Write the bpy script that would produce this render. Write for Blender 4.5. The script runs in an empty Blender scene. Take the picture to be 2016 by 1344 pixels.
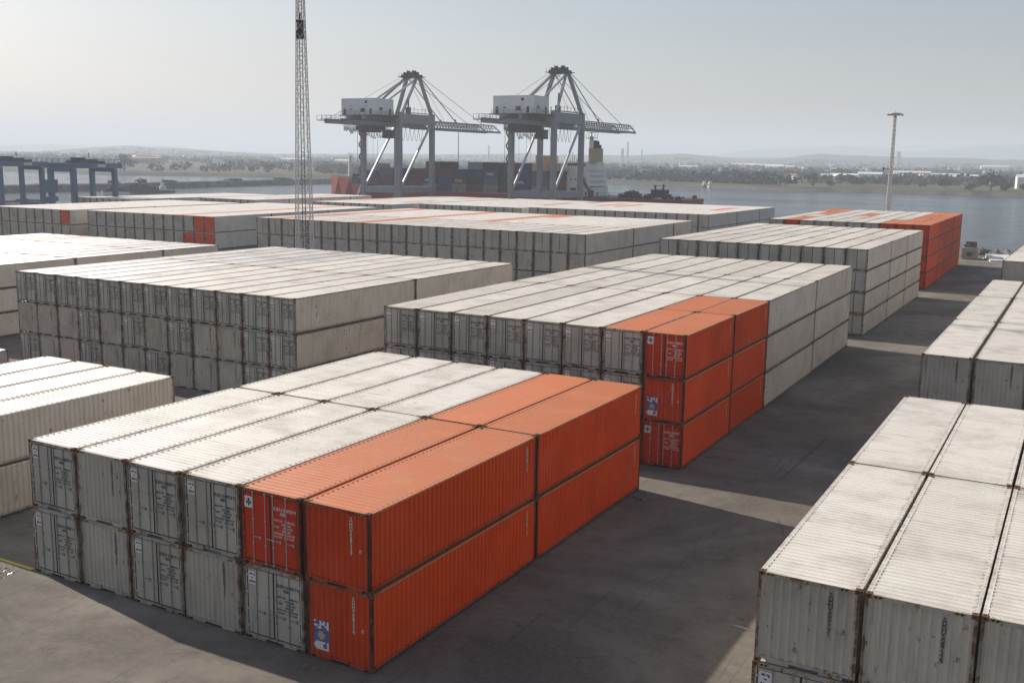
import bpy, bmesh, math, random
from mathutils import Vector, Matrix, noise
R = math.radians
random.seed(7)
S = bpy.context.scene
COL = S.collection

# ------------------------------------------------------------------ camera
CAM = Vector((18.400, -24.303, 16.105))
YAW, PITCH, ROLL, FPX = 0.508, -0.174, 0.016, 2028.713       # FPX: focal length for a 2016 px wide picture
_f = Vector((-math.sin(YAW)*math.cos(PITCH), math.cos(YAW)*math.cos(PITCH), math.sin(PITCH)))
_r = Vector((math.cos(YAW), math.sin(YAW), 0)); _u = _r.cross(_f)
_r2 = math.cos(ROLL)*_r + math.sin(ROLL)*_u; _u2 = -math.sin(ROLL)*_r + math.cos(ROLL)*_u
cam = bpy.data.cameras.new('camera'); cam.sensor_width = 36; cam.lens = FPX*36/2016
cam.clip_start = 0.1; cam.clip_end = 40000
co = bpy.data.objects.new('camera', cam); COL.objects.link(co)
m = Matrix((_r2, _u2, -_f)).transposed().to_4x4(); m.translation = CAM; co.matrix_world = m
S.camera = co

def horiz(px):
    """unit horizontal direction seen at column px of the 2016 px wide photograph (used only to measure where things stand)"""
    d = _f + _r2*((px-1008)/FPX); d.z = 0; return d.normalized()
def at_depth(px, py, D):
    return CAM + D*(_f + _r2*((px-1008)/FPX) - _u2*((py-672)/FPX))

# ------------------------------------------------------------------ light
SUN = Vector((-1.756, 0.285, 1.0)).normalized()
elev = math.asin(SUN.z); az = math.atan2(SUN.x, SUN.y)
W = bpy.data.worlds.new('World'); S.world = W; W.use_nodes = True
nt = W.node_tree; bg = nt.nodes['Background']
sky = nt.nodes.new('ShaderNodeTexSky'); sky.sky_type = 'NISHITA'; sky.sun_disc = False
sky.sun_elevation = elev; sky.sun_rotation = az; sky.altitude = 0
sky.air_density = 1.5; sky.dust_density = 1.5; sky.ozone_density = 4.0
hs = nt.nodes.new('ShaderNodeHueSaturation'); hs.inputs['Saturation'].default_value = 0.75
tn = nt.nodes.new('ShaderNodeMix'); tn.data_type = 'RGBA'; tn.blend_type = 'MULTIPLY'; tn.inputs[0].default_value = 1; tn.inputs[7].default_value = (1.03, .97, 1.04, 1)   # milky sea-haze white balance
nt.links.new(sky.outputs[0], hs.inputs['Color']); nt.links.new(hs.outputs[0], tn.inputs[6]); nt.links.new(tn.outputs[2], bg.inputs[0])
bg.inputs[1].default_value = 0.081
sl = bpy.data.lights.new('sun', 'SUN'); sl.energy = 5.0; sl.angle = R(0.6); sl.color = (1.0, 0.93, 0.84)
so = bpy.data.objects.new('sun', sl); COL.objects.link(so)
so.rotation_euler = SUN.to_track_quat('Z', 'Y').to_euler(); so.location = (0, 0, 80)
S.view_settings.view_transform = 'Standard'; S.view_settings.look = 'None'
S.view_settings.exposure = 0.34; S.view_settings.gamma = 1
S.cycles.max_bounces = 6; S.cycles.diffuse_bounces = 3; S.cycles.volume_bounces = 1
S.cycles.sample_clamp_indirect = 4

# ------------------------------------------------------------------ materials
def N(t, typ, **kw):
    n = t.nodes.new(typ)
    for k, v in kw.items(): setattr(n, k, v)
    return n
def mixc(t, fac, a, b, blend='MIX'):
    n = N(t, 'ShaderNodeMix', data_type='RGBA', blend_type=blend)
    for s, v in ((n.inputs[0], fac), (n.inputs[6], a), (n.inputs[7], b)):
        if hasattr(v, 'links') or isinstance(v, bpy.types.NodeSocket): t.links.new(v, s)
        else: s.default_value = v if s.type == 'VALUE' else (*v, 1)[:4]
    return n.outputs[2]
def math_(t, op, a, b=None, clamp=False):
    n = N(t, 'ShaderNodeMath', operation=op, use_clamp=clamp)
    for s, v in ((n.inputs[0], a), (n.inputs[1], b)):
        if v is None: continue
        if isinstance(v, bpy.types.NodeSocket): t.links.new(v, s)
        else: s.default_value = v
    return n.outputs[0]
def ramp(t, src, lo, hi):
    n = N(t, 'ShaderNodeMapRange', interpolation_type='SMOOTHSTEP')
    t.links.new(src, n.inputs[0]); n.inputs[1].default_value = lo; n.inputs[2].default_value = hi
    return n.outputs[0]
def noise_(t, vec, scale, detail=4, rough=0.55, dist=0.0):
    n = N(t, 'ShaderNodeTexNoise'); n.inputs['Scale'].default_value = scale; n.inputs['Detail'].default_value = detail
    n.inputs['Roughness'].default_value = rough; n.inputs['Distortion'].default_value = dist
    t.links.new(vec, n.inputs['Vector']); return n.outputs[0]
def mapping(t, vec, sc=(1, 1, 1), rot=(0, 0, 0)):
    n = N(t, 'ShaderNodeMapping'); n.inputs['Scale'].default_value = sc; n.inputs['Rotation'].default_value = rot
    t.links.new(vec, n.inputs['Vector']); return n.outputs[0]
def base(name, rough=0.6, spec=0.3, metal=0.0):
    mt = bpy.data.materials.new(name); mt.use_nodes = True; t = mt.node_tree; b = t.nodes['Principled BSDF']
    b.inputs['Roughness'].default_value = rough; b.inputs['Specular IOR Level'].default_value = spec
    b.inputs['Metallic'].default_value = metal
    return mt, t, b
def bump(t, b, h, strength=0.3, dist=0.02):
    n = N(t, 'ShaderNodeBump'); n.inputs['Strength'].default_value = strength; n.inputs['Distance'].default_value = dist
    t.links.new(h, n.inputs['Height']); t.links.new(n.outputs[0], b.inputs['Normal'])
def objvec(t):
    tc = N(t, 'ShaderNodeTexCoord'); oi = N(t, 'ShaderNodeObjectInfo')
    rv = math_(t, 'MULTIPLY', oi.outputs['Random'], 83.0)
    cb = N(t, 'ShaderNodeCombineXYZ')
    for i in range(3): t.links.new(rv, cb.inputs[i])
    ad = N(t, 'ShaderNodeVectorMath', operation='ADD')
    t.links.new(tc.outputs['Object'], ad.inputs[0]); t.links.new(cb.outputs[0], ad.inputs[1])
    return ad.outputs[0], tc, oi

def paint(name, colr, streak=(5, 5, .45), dirt=(.16, .13, .10), dirt_amt=.45, rust_lo=.60, rust=(.16, .065, .03), roof=False, rough=.55, tint=.14):
    mt, t, b = base(name, .50 if roof else rough, .35 if roof else .12)
    if roof: tint = .20
    v, tc, oi = objvec(t)
    # every container is weathered a little differently
    k = math_(t, 'ADD', math_(t, 'MULTIPLY', oi.outputs['Random'], tint), 1-tint*.6)
    kc = N(t, 'ShaderNodeCombineColor')
    t.links.new(k, kc.inputs[0]); t.links.new(k, kc.inputs[1]); t.links.new(math_(t, 'POWER', k, 1.12), kc.inputs[2])
    c = mixc(t, 1.0, colr, kc.outputs[0], 'MULTIPLY')
    blot = noise_(t, v, .5, 5, .6)
    c = mixc(t, math_(t, 'MULTIPLY', ramp(t, blot, .42, .72), dirt_amt*.55), c, dirt)
    st = noise_(t, mapping(t, v, streak), 1.0, 6, .65)
    c = mixc(t, math_(t, 'MULTIPLY', ramp(t, st, .52, .80), dirt_amt), c, dirt)
    fade = noise_(t, mapping(t, v, (.7, .7, .5)), .8, 3, .5)
    c = mixc(t, math_(t, 'MULTIPLY', ramp(t, fade, .45, .75), .28), c, tuple(min(.85, x*1.15+.05) for x in colr))
    fine = noise_(t, v, 9, 6, .7)
    c = mixc(t, math_(t, 'MULTIPLY', ramp(t, fine, .5, .8), .22), c, dirt)
    rn = noise_(t, mapping(t, v, (1.5, 1.5, .9) if not roof else (.9, 2.6, 1)), 2.2, 9, .72)
    rm = ramp(t, rn, rust_lo, rust_lo+.07)
    c = mixc(t, math_(t, 'MULTIPLY', rm, .85), c, rust)
    if roof:   # rust and algae collect at the corner castings and along the rails
        sp = N(t, 'ShaderNodeSeparateXYZ'); t.links.new(tc.outputs['Generated'], sp.inputs[0])
        gx = math_(t, 'ABSOLUTE', math_(t, 'SUBTRACT', sp.outputs[0], .5)); gy = math_(t, 'ABSOLUTE', math_(t, 'SUBTRACT', sp.outputs[1], .5))
        cor = math_(t, 'MULTIPLY', ramp(t, gx, .22, .5), ramp(t, gy, .475, .5))
        cor = math_(t, 'MULTIPLY', cor, ramp(t, fine, .38, .62))
        c = mixc(t, math_(t, 'MULTIPLY', cor, .8), c, (.22, .14, .07))
        edge_ = math_(t, 'MAXIMUM', ramp(t, gx, .455, .5), ramp(t, gy, .485, .5))
        c = mixc(t, math_(t, 'MULTIPLY', math_(t, 'MULTIPLY', edge_, ramp(t, st, .40, .62)), .6), c, (.26, .19, .12))
        lines = ramp(t, noise_(t, mapping(t, v, (.5, 14, 1)), 1.0, 4, .7), .60, .68)
        c = mixc(t, math_(t, 'MULTIPLY', lines, .35), c, dirt)
    t.links.new(c, b.inputs['Base Color'])
    bump(t, b, math_(t, 'ADD', math_(t, 'MULTIPLY', fine, .3), math_(t, 'MULTIPLY', noise_(t, v, 1.1, 3), 2.4)), .12 if roof else .4, .035)
    return mt

WHITE = (.60, .545, .47); ORANGE = (.72, .078, .009)
M = {}
M['white'] = paint('white_container_paint', WHITE, dirt=(.20, .165, .12))
M['white_end'] = paint('white_end_shaded_paint', (.50, .455, .385), dirt=(.13, .10, .065), dirt_amt=.6, rust_lo=.60)  # darker than the side walls: weaker light on end faces painted in
M['orange_end'] = paint('orange_end_shaded_paint', (.60, .062, .009), dirt=(.14, .03, .015), dirt_amt=.45, rust_lo=.64, rust=(.07, .03, .02))  # darker copy of the side orange, end-face shade put into the colour
M['white_frame'] = paint('white_frame_paint', (.42, .38, .32), dirt=(.12, .075, .045), dirt_amt=.7, rust_lo=.55)
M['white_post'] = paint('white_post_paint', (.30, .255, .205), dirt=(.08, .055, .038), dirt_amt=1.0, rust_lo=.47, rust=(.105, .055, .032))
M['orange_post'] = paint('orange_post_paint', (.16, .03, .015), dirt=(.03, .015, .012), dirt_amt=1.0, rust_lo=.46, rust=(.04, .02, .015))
M['white_roof'] = paint('white_roof_paint', (.76, .695, .60), streak=(.35, 7, 1), dirt=(.27, .225, .15), dirt_amt=.68, rust_lo=.635, roof=True)
M['white_roof_worn'] = paint('worn_white_roof_paint', (.66, .63, .58), streak=(.8, .25, 1), dirt=(.20, .165, .13), dirt_amt=1.0, rust_lo=.57, rust=(.30, .13, .06), roof=True)
M['door_grey'] = paint('grey_door_paint', (.47, .435, .375), dirt=(.11, .085, .06), dirt_amt=.5, rust_lo=.63)
M['orange'] = paint('orange_container_paint', ORANGE, dirt=(.20, .035, .015), dirt_amt=.35, rust_lo=.66, rust=(.09, .03, .02), tint=.2)
M['orange_frame'] = paint('orange_frame_paint', (.40, .07, .03), dirt=(.06, .03, .02), dirt_amt=.8, rust_lo=.56, rust=(.06, .03, .02))
M['orange_roof'] = paint('orange_roof_paint', (.64, .20, .075), streak=(.35, 7, 1), dirt=(.46, .25, .14), dirt_amt=.5, rust_lo=.68, rust=(.2, .06, .03), roof=True)
M['orange_door'] = paint('orange_door_paint', (.56, .042, .010), dirt=(.14, .03, .015), dirt_amt=.3, rust_lo=.68, rust=(.06, .03, .02))
M['casting'] = paint('rusty_casting', (.17, .085, .045), dirt=(.05, .03, .02), dirt_amt=.8, rust_lo=.5, rust=(.26, .11, .045), rough=.85)

def flat(name, c, rough=.6, metal=0, var=.25, scale=3):
    mt, t, b = base(name, rough, .3, metal)
    v, tc, oi = objvec(t); n = noise_(t, v, scale, 5, .65)
    t.links.new(mixc(t, math_(t, 'MULTIPLY', ramp(t, n, .35, .75), var), c, tuple(x*.45 for x in c)), b.inputs['Base Color'])
    return mt
M['gasket'] = flat('black_rubber', (.018, .017, .016), .8)
M['under'] = flat('dark_underside_shade', (.03, .028, .026), .9)  # near-black puts the shade below containers into the colour
M['galv'] = flat('galvanised_steel', (.42, .41, .39), .45, .3)
M['yellow'] = flat('yellow_marking', (.30, .22, .04), .6); M['yellow_line'] = flat('yellow_ground_line', (.62, .48, .06), .7)
M['black'] = flat('black_marking', (.02, .02, .02), .7)
M['rod_shaded'] = flat('shaded_grey_lock_bar', (.27, .255, .225), .5)  # darker than the doors, so the bars' shading lines are painted in
M['ink'] = flat('dark_lettering', (.035, .035, .04), .6)
M['ink_white'] = flat('white_lettering', (.70, .66, .62), .6)
M['blue'] = flat('blue_decal', (.03, .09, .30), .5)
M['red'] = flat('red_decal', (.45, .03, .03), .5)
M['decal'] = flat('white_decal', (.72, .71, .68), .5, 0, .15)
M['tan'] = flat('tan_decal', (.52, .33, .18), .5)
M['crane'] = flat('grey_crane_paint', (.25, .26, .27), .55, 0, .35, .4)
M['crane_dark'] = flat('dark_crane_steel', (.06, .063, .068), .6, 0, .3, .8)
M['crane_light'] = flat('pale_crane_tube', (.50, .50, .50), .4, .2)
M['house'] = flat('pale_machinery_panel', (.64, .65, .67), .6, 0, .2, .3)
M['navy'] = flat('navy_gantry_paint', (.085, .135, .225), .5, 0, .35, .5)
M['mast'] = flat('galvanised_mast', (.60, .58, .54), .5, .2, .3, 2)
M['mast_dark'] = flat('dark_mast_rail', (.13, .12, .11), .6)
M['hull'] = flat('red_hull_paint', (.30, .030, .020), .5, 0, .35, .15)
M['ship_white'] = flat('ship_white_paint', (.78, .76, .70), .5, 0, .2, .3)
M['ship_dark'] = flat('ship_dark_steel', (.03, .035, .045), .6)
M['ship_yellow'] = flat('funnel_yellow', (.42, .36, .20), .6)
M['glass'] = flat('dark_window_glass', (.02, .025, .03), .1)
M['stone'] = flat('rubble_stone', (.20, .18, .155), .9, 0, .6, .8)
M['wet'] = flat('wet_stone_glint', (.42, .41, .40), .15, 0, .9, 12)  # pale tone paints the sparkle of the wet grit into its colour
M['bld'] = flat('white_shed', (.72, .71, .68), .6, 0, .1, .05)
M['bld2'] = flat('brick_shed', (.30, .17, .12), .8, 0, .3, .05)
M['trunk'] = flat('bark', (.06, .045, .035), .9)
for nm, cc in (('c_navy', (.018, .045, .13)), ('c_brown', (.13, .032, .022)), ('c_teal', (.07, .12, .13)), ('c_red', (.26, .035, .022)), ('c_grey', (.22, .22, .21)), ('c_black', (.02, .022, .028))):
    M[nm] = flat(nm.replace('c_', 'cargo_'), cc, .6, 0, .3, .5)

def foliage(name, a, bcol):
    mt, t, b = base(name, .8, .1)
    g = N(t, 'ShaderNodeNewGeometry'); n = noise_(t, g.outputs['Position'], .12, 4, .6)
    c = mixc(t, ramp(t, n, .35, .65), a, bcol)
    c = mixc(t, math_(t, 'MULTIPLY', g.outputs['Random Per Island'], .5), c, tuple(x*.5 for x in a))
    t.links.new(c, b.inputs['Base Color'])
    return mt
M['leaf'] = foliage('leaf_mass', (.045, .06, .028), (.095, .095, .05))
M['leaf_dark'] = foliage('dark_leaf_mass', (.030, .042, .022), (.055, .06, .035))

# concrete yard
mt, t, b = base('yard_concrete', .88, .25); M['yard'] = mt
tc = N(t, 'ShaderNodeTexCoord'); v = tc.outputs['Object']
c = mixc(t, ramp(t, noise_(t, v, .09, 6, .62, .6), .36, .66), (.118, .101, .080), (.250, .222, .180))
c = mixc(t, math_(t, 'MULTIPLY', ramp(t, noise_(t, v, .8, 7, .7), .42, .72), .5), c, (.085, .074, .062))
c = mixc(t, math_(t, 'MULTIPLY', ramp(t, noise_(t, v, 5, 6, .78), .46, .72), .5), c, (.23, .21, .18))
c = mixc(t, math_(t, 'MULTIPLY', ramp(t, noise_(t, mapping(t, v, (.55, .10, 1), (0, 0, .15)), 1.4, 7, .7, 1.2), .60, .70), .45), c, (.075, .068, .062))
br = N(t, 'ShaderNodeTexBrick'); br.offset = 0.0; br.inputs['Scale'].default_value = 1; br.inputs['Brick Width'].default_value = 5.2; br.inputs['Row Height'].default_value = 7.5
br.inputs['Mortar Size'].default_value = .022; br.inputs['Mortar Smooth'].default_value = .4
wob = N(t, 'ShaderNodeVectorMath', operation='ADD'); nz = N(t, 'ShaderNodeTexNoise'); nz.inputs['Scale'].default_value = 1.2
t.links.new(v, nz.inputs['Vector']); sc = N(t, 'ShaderNodeVectorMath', operation='SCALE'); sc.inputs['Scale'].default_value = .09
t.links.new(nz.outputs['Color'], sc.inputs[0]); t.links.new(v, wob.inputs[0]); t.links.new(sc.outputs[0], wob.inputs[1])
t.links.new(wob.outputs[0], br.inputs['Vector'])
c = mixc(t, math_(t, 'MULTIPLY', br.outputs['Fac'], math_(t, 'MULTIPLY', ramp(t, noise_(t, v, .5, 3), .38, .6), .55)), c, (.055, .048, .04))
vo = N(t, 'ShaderNodeTexVoronoi', feature='DISTANCE_TO_EDGE'); vo.inputs['Scale'].default_value = .16
t.links.new(wob.outputs[0], vo.inputs['Vector'])
ck = math_(t, 'MULTIPLY', math_(t, 'SUBTRACT', 1.0, ramp(t, vo.outputs['Distance'], .0, .006)), ramp(t, noise_(t, v, .35, 2), .5, .62))
c = mixc(t, math_(t, 'MULTIPLY', ck, .6), c, (.05, .045, .04))
ty = ramp(t, noise_(t, mapping(t, v, (2.2, .06, 1), (0, 0, -.04)), 1.0, 5, .6, .4), .60, .72)
c = mixc(t, math_(t, 'MULTIPLY', ty, .45), c, (.060, .052, .045))
oil = ramp(t, noise_(t, v, .55, 5, .6, .8), .66, .72)
c = mixc(t, math_(t, 'MULTIPLY', oil, .6), c, (.050, .044, .038))
spt = ramp(t, noise_(t, v, 2.3, 3, .5), .725, .75)
c = mixc(t, math_(t, 'MULTIPLY', spt, .7), c, (.05, .045, .042))
t.links.new(c, b.inputs['Base Color'])
bump(t, b, noise_(t, v, 12, 6, .7), .25, .01)

# water
mt, t, b = base('harbour_water', .10, .5); M['water'] = mt
b.inputs['Base Color'].default_value = (.022, .040, .046, 1); b.inputs['IOR'].default_value = 1.33
tc = N(t, 'ShaderNodeTexCoord'); v = tc.outputs['Object']
h = math_(t, 'ADD', math_(t, 'MULTIPLY', noise_(t, mapping(t, v, (.10, .05, 1), (0, 0, .3)), 1.0, 6, .6), 2.2), math_(t, 'MULTIPLY', noise_(t, mapping(t, v, (1, .6, 1), (0, 0, .5)), .8, 5, .65), 1.0))
bump(t, b, h, .9, .8)
pt = ramp(t, noise_(t, mapping(t, v, (.004, .012, 1), (0, 0, .35)), 1, 4), .35, .7)
t.links.new(math_(t, 'ADD', math_(t, 'MULTIPLY', pt, .14), .10), b.inputs['Roughness'])

# far land
mt, t, b = base('far_land', .95, .1); M['land'] = mt
tc = N(t, 'ShaderNodeTexCoord'); v = tc.outputs['Object']
vo = N(t, 'ShaderNodeTexVoronoi'); vo.inputs['Scale'].default_value = .006; vo.inputs['Randomness'].default_value = .9
t.links.new(mapping(t, v, (1, 1.6, .2), (0, 0, .6)), vo.inputs['Vector'])
sp = N(t, 'ShaderNodeSeparateColor'); t.links.new(vo.outputs['Color'], sp.inputs[0])
c = mixc(t, sp.outputs[0], (.055, .080, .030), (.120, .115, .060))
c = mixc(t, ramp(t, sp.outputs[1], .55, .6), c, (.10, .085, .065))
c = mixc(t, ramp(t, noise_(t, v, .012, 6, .65), .46, .62), c, (.055, .062, .042))
sz = N(t, 'ShaderNodeSeparateXYZ'); t.links.new(v, sz.inputs[0])
rk = mixc(t, noise_(t, v, .35, 5, .7), (.05, .045, .04), (.19, .17, .145))
c = mixc(t, ramp(t, sz.outputs[2], -.35, -1.0), c, rk)
t.links.new(c, b.inputs['Base Color'])
mt, t, b = base('breakwater_rock', .95, .1); M['rock'] = mt
tc = N(t, 'ShaderNodeTexCoord'); v = tc.outputs['Object']
c = mixc(t, ramp(t, noise_(t, v, .25, 6, .7), .35, .7), (.055, .052, .048), (.17, .155, .13))
t.links.new(c, b.inputs['Base Color']); bump(t, b, noise_(t, v, .5, 6, .7), .8, 1.0)

# ------------------------------------------------------------------ mesh helpers
class MB:
    def __init__(s): s.v = []; s.f = []; s.m = []
    def quad(s, a, b_, c, d, m=0):
        i = len(s.v); s.v += [a, b_, c, d]; s.f.append((i, i+1, i+2, i+3)); s.m.append(m)
    def poly(s, pts, m=0):
        i = len(s.v); s.v += list(pts); s.f.append(tuple(range(i, i+len(pts)))); s.m.append(m)
    def box(s, x0, x1, y0, y1, z0, z1, m=0):
        i = len(s.v)
        s.v += [(x0,y0,z0),(x1,y0,z0),(x1,y1,z0),(x0,y1,z0),(x0,y0,z1),(x1,y0,z1),(x1,y1,z1),(x0,y1,z1)]
        for q in ((0,3,2,1),(4,5,6,7),(0,1,5,4),(1,2,6,5),(2,3,7,6),(3,0,4,7)):
            s.f.append(tuple(i+k for k in q)); s.m.append(m)
    def beam(s, p, q, w, h=None, m=0, up=(0, 0, 1)):
        """rectangular bar from p to q"""
        h = h or w; p = Vector(p); q = Vector(q); d = (q-p).normalized(); up = Vector(up)
        if abs(d.dot(up)) > .98: up = Vector((0, 1, 0))
        a = d.cross(up).normalized()*w/2; c = a.cross(d).normalized()*h/2
        i = len(s.v)
        for o in (p, q):
            for sa, sc in ((-1,-1),(1,-1),(1,1),(-1,1)): s.v.append(tuple(o+a*sa+c*sc))
        for k in range(4):
            s.f.append((i+k, i+(k+1)%4, i+4+(k+1)%4, i+4+k)); s.m.append(m)
        s.f.append((i+3, i+2, i+1, i)); s.m.append(m); s.f.append((i+4, i+5, i+6, i+7)); s.m.append(m)
    def tube(s, p, q, r0, r1=None, n=6, m=0):
        r1 = r0 if r1 is None else r1; p = Vector(p); q = Vector(q); d = (q-p).normalized()
        a = d.orthogonal().normalized(); c = d.cross(a); i = len(s.v)
        for o, r in ((p, r0), (q, r1)):
            for k in range(n):
                an = 2*math.pi*k/n; s.v.append(tuple(o + (a*math.cos(an)+c*math.sin(an))*r))
        for k in range(n):
            s.f.append((i+k, i+(k+1)%n, i+n+(k+1)%n, i+n+k)); s.m.append(m)
        s.f.append(tuple(i+k for k in range(n))[::-1]); s.m.append(m); s.f.append(tuple(i+n+k for k in range(n))); s.m.append(m)
    def path(s, pts, r, n=5, m=0):
        for a, b_ in zip(pts[:-1], pts[1:]): s.tube(a, b_, r, r, n, m)
    def corr(s, o, u, v, nrm, length, height, period, depth, m=0):
        """trapezoid-ribbed sheet: o corner, u along the ribs' spacing, v along the ribs, nrm outwards (o lies on the outer face)"""
        o, u, v, nrm = map(Vector, (o, u, v, nrm)); n = max(2, round(length/period)); p = length/n; prof = [(0, 0)]
        for k in range(n):
            x = k*p; prof += [(x+.14*p, 0), (x+.32*p, -depth), (x+.68*p, -depth), (x+.86*p, 0)]
        prof.append((length, 0)); i = len(s.v)
        for x, d in prof:
            a = o+u*x+nrm*d; s.v.append(tuple(a)); s.v.append(tuple(a+v*height))
        flip = u.cross(v).dot(nrm) < 0
        for k in range(len(prof)-1):
            q = (i+2*k, i+2*k+2, i+2*k+3, i+2*k+1)
            s.f.append(q[::-1] if flip else q); s.m.append(m)
    def mesh(s, name, mats):
        me = bpy.data.meshes.new(name); me.from_pydata([tuple(v) for v in s.v], [], s.f)
        for mm in mats: me.materials.append(M[mm] if isinstance(mm, str) else mm)
        me.polygons.foreach_set('material_index', s.m); me.update(); return me

def obj(name, me, parent=None, loc=None):
    o = bpy.data.objects.new(name, me); COL.objects.link(o)
    if parent is not None: o.parent = parent
    if loc is not None: o.location = loc
    return o
def tag(o, label=None, cat=None, group=None, kind=None):
    if label:
        assert 4 <= len(label.split()) <= 16, label
        o['label'] = label
    if cat: o['category'] = cat
    if group: o['group'] = group
    if kind: o['kind'] = kind
    return o
def thing(name, label, cat, loc=(0, 0, 0), rz=0, group=None):
    o = obj(name, None, None, loc); o.rotation_euler = (0, 0, rz); o.empty_display_size = .5
    return tag(o, label, cat, group)
def tree_copy(o, parent=None):
    c = o.copy(); COL.objects.link(c); c.parent = parent
    for ch in KIDS.get(o.name, []): tree_copy(ch, c)
    return c
KIDS = {}

_txt = {}
def text_mesh(body, size, mat, spacing=1.0, align='LEFT', line=1.0):
    key = (body, size, mat, spacing, line)
    if key in _txt: return _txt[key]
    cu = bpy.data.curves.new('lettering', 'FONT'); cu.body = body; cu.size = size; cu.align_x = align
    cu.space_character = spacing; cu.space_line = line; cu.extrude = 0; cu.offset = size*.02; cu.resolution_u = 2
    ob = bpy.data.objects.new('lettering_tmp', cu); COL.objects.link(ob)
    bpy.context.view_layer.update()
    me = bpy.data.meshes.new_from_object(ob.evaluated_get(bpy.context.evaluated_depsgraph_get()))
    bpy.data.objects.remove(ob); bpy.data.curves.remove(cu)
    me.materials.clear(); me.materials.append(M[mat]); me.name = 'lettering'
    for p in me.polygons: p.material_index = 0
    _txt[key] = me; return me

# ------------------------------------------------------------------ shipping container
PER = .27
def casting_mesh():
    b = MB(); w, l, h = .165, .178, .118
    b.box(-w/2, w/2, -l/2, l/2, -h/2, h/2, 0)
    for sx in (-1, 1):
        b.box(sx*(w/2+.001)-.0015, sx*(w/2+.001)+.0015, -.045, .045, -.03, .03, 1)
    for sy in (-1, 1):
        b.box(-.035, .035, sy*(l/2+.001)-.0015, sy*(l/2+.001)+.0015, -.03, .03, 1)
    b.box(-.03, .03, -.055, .055, h/2-.001, h/2+.002, 1)
    return b.mesh('corner_casting', ['casting', 'under'])
CAST = casting_mesh()

def frame_mesh(w, L, H, colr, door, haz, roofmat):
    b = MB(); hw, hl = w/2, L/2; ph = .118
    for sx in (-1, 1):
        for sy in (-1, 1):                                              # corner posts
            x1 = sx*(hw-.004); x0 = sx*(hw-.095); xi = sx*(hw-.152); y1 = sy*(hl-.004); y0 = sy*(hl-.13)
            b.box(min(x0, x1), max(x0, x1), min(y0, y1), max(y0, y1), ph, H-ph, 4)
            b.box(min(x0, xi), max(x0, xi), min(y0, y1)+.003, max(y0, y1)-.003, ph, H-ph, 0)
        x1 = sx*(hw-.006); x0 = sx*(hw-.06)
        b.box(min(x0, x1), max(x0, x1), -hl+.18, hl-.18, .105, .20, 0)        # bottom rail
        b.box(min(x0, x1), max(x0, x1), -hl+.18, hl-.18, H-.085, H-.024, 5 if haz or colr == 'orange' else 4)   # top rail; dark post colour on plainer white ones paints the shaded gaps
        x1 = sx*(hw-.061); x0 = sx*(hw-.13)
        b.box(min(x0, x1), max(x0, x1), -hl+.18, hl-.18, H-.065, H-.026, 5)
    for sy in (-1, 1):
        y1 = sy*(hl-.006); y0 = sy*(hl-.10); ya, yb = min(y0, y1), max(y0, y1)
        b.box(-hw+.165, hw-.165, ya, yb, H-.13, H-.02, 0)                 # header
        b.box(-hw+.165, hw-.165, ya, yb, .115, .19, 0)                    # sill with three drops
        for xa, xb in ((-hw+.33, -.40), (.40, hw-.33)): b.box(xa, xb, ya+.002, yb-.002, .03, .1148, 0)
    b.box(-hw+.08, hw-.08, -hl+.12, hl-.12, .10, .15, 1)                    # floor, near-black so the contact shadow is in the colour
    b.box(-hw+.12, hw-.12, -hl+.16, hl-.16, .151, H-.10, 1)                 # dark inside
    if haz:                                                          # black and yellow stripes beside the castings
        n = 5
        def strip(o, u, zz0, zz1, nv):
            o = Vector(o); u = Vector(u); nv = Vector(nv)
            for k in range(n):
                a = o+u*(k*.055); q = [a+Vector((0,0,zz0)), a+u*.055+Vector((0,0,zz0)), a+u*.085+Vector((0,0,zz1)), a+u*.03+Vector((0,0,zz1))]
                b.poly([tuple(p+nv*.003) for p in q], 3 if k % 2 else 2)
        y = -hl+.006
        strip((-hw+.17, y, 0), (1, 0, 0), H-.095, H-.03, (0, -1, 0)); strip((hw-.17-.41, y, 0), (1, 0, 0), H-.095, H-.03, (0, -1, 0))
        strip((hw-.006, -hl+.19, 0), (0, 1, 0), H-.080, H-.03, (1, 0, 0)); strip((hw-.006, hl-.60, 0), (0, 1, 0), H-.080, H-.03, (1, 0, 0))
    return b.mesh('frame', [colr+'_frame', 'under', 'yellow', 'black', colr+'_post', roofmat])

def side_mesh(w, L, H, colr, smooth):
    b = MB(); per = PER; d = .056 if not smooth else .016
    b.corr((w/2-.012, -L/2+.13, .20), (0, 1, 0), (0, 0, 1), (1, 0, 0), L-.26, H-.285, per, d)
    return b.mesh('side_wall', [colr])
def roof_mesh(w, L, H, mat):
    b = MB(); b.corr((-w/2+.128, -L/2+.10, H-.016), (0, 1, 0), (1, 0, 0), (0, 0, 1), L-.20, w-.256, PER*.98, .030)
    hw, hl = w/2, L/2
    for sy in (-1, 1):
        y0, y1 = sorted((sy*(hl-.10), sy*(hl-.012))); b.box(-hw+.17, hw-.17, y0, y1, H-.0195, H-.013)
    return b.mesh('roof', [mat])
def end_mesh(w, L, H, colr):
    b = MB(); b.corr((-w/2+.15, -L/2+.02, .19), (1, 0, 0), (0, 0, 1), (0, -1, 0), w-.30, H-.32, .235, .042)
    return b.mesh('end_wall', [colr+'_end'])
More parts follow.
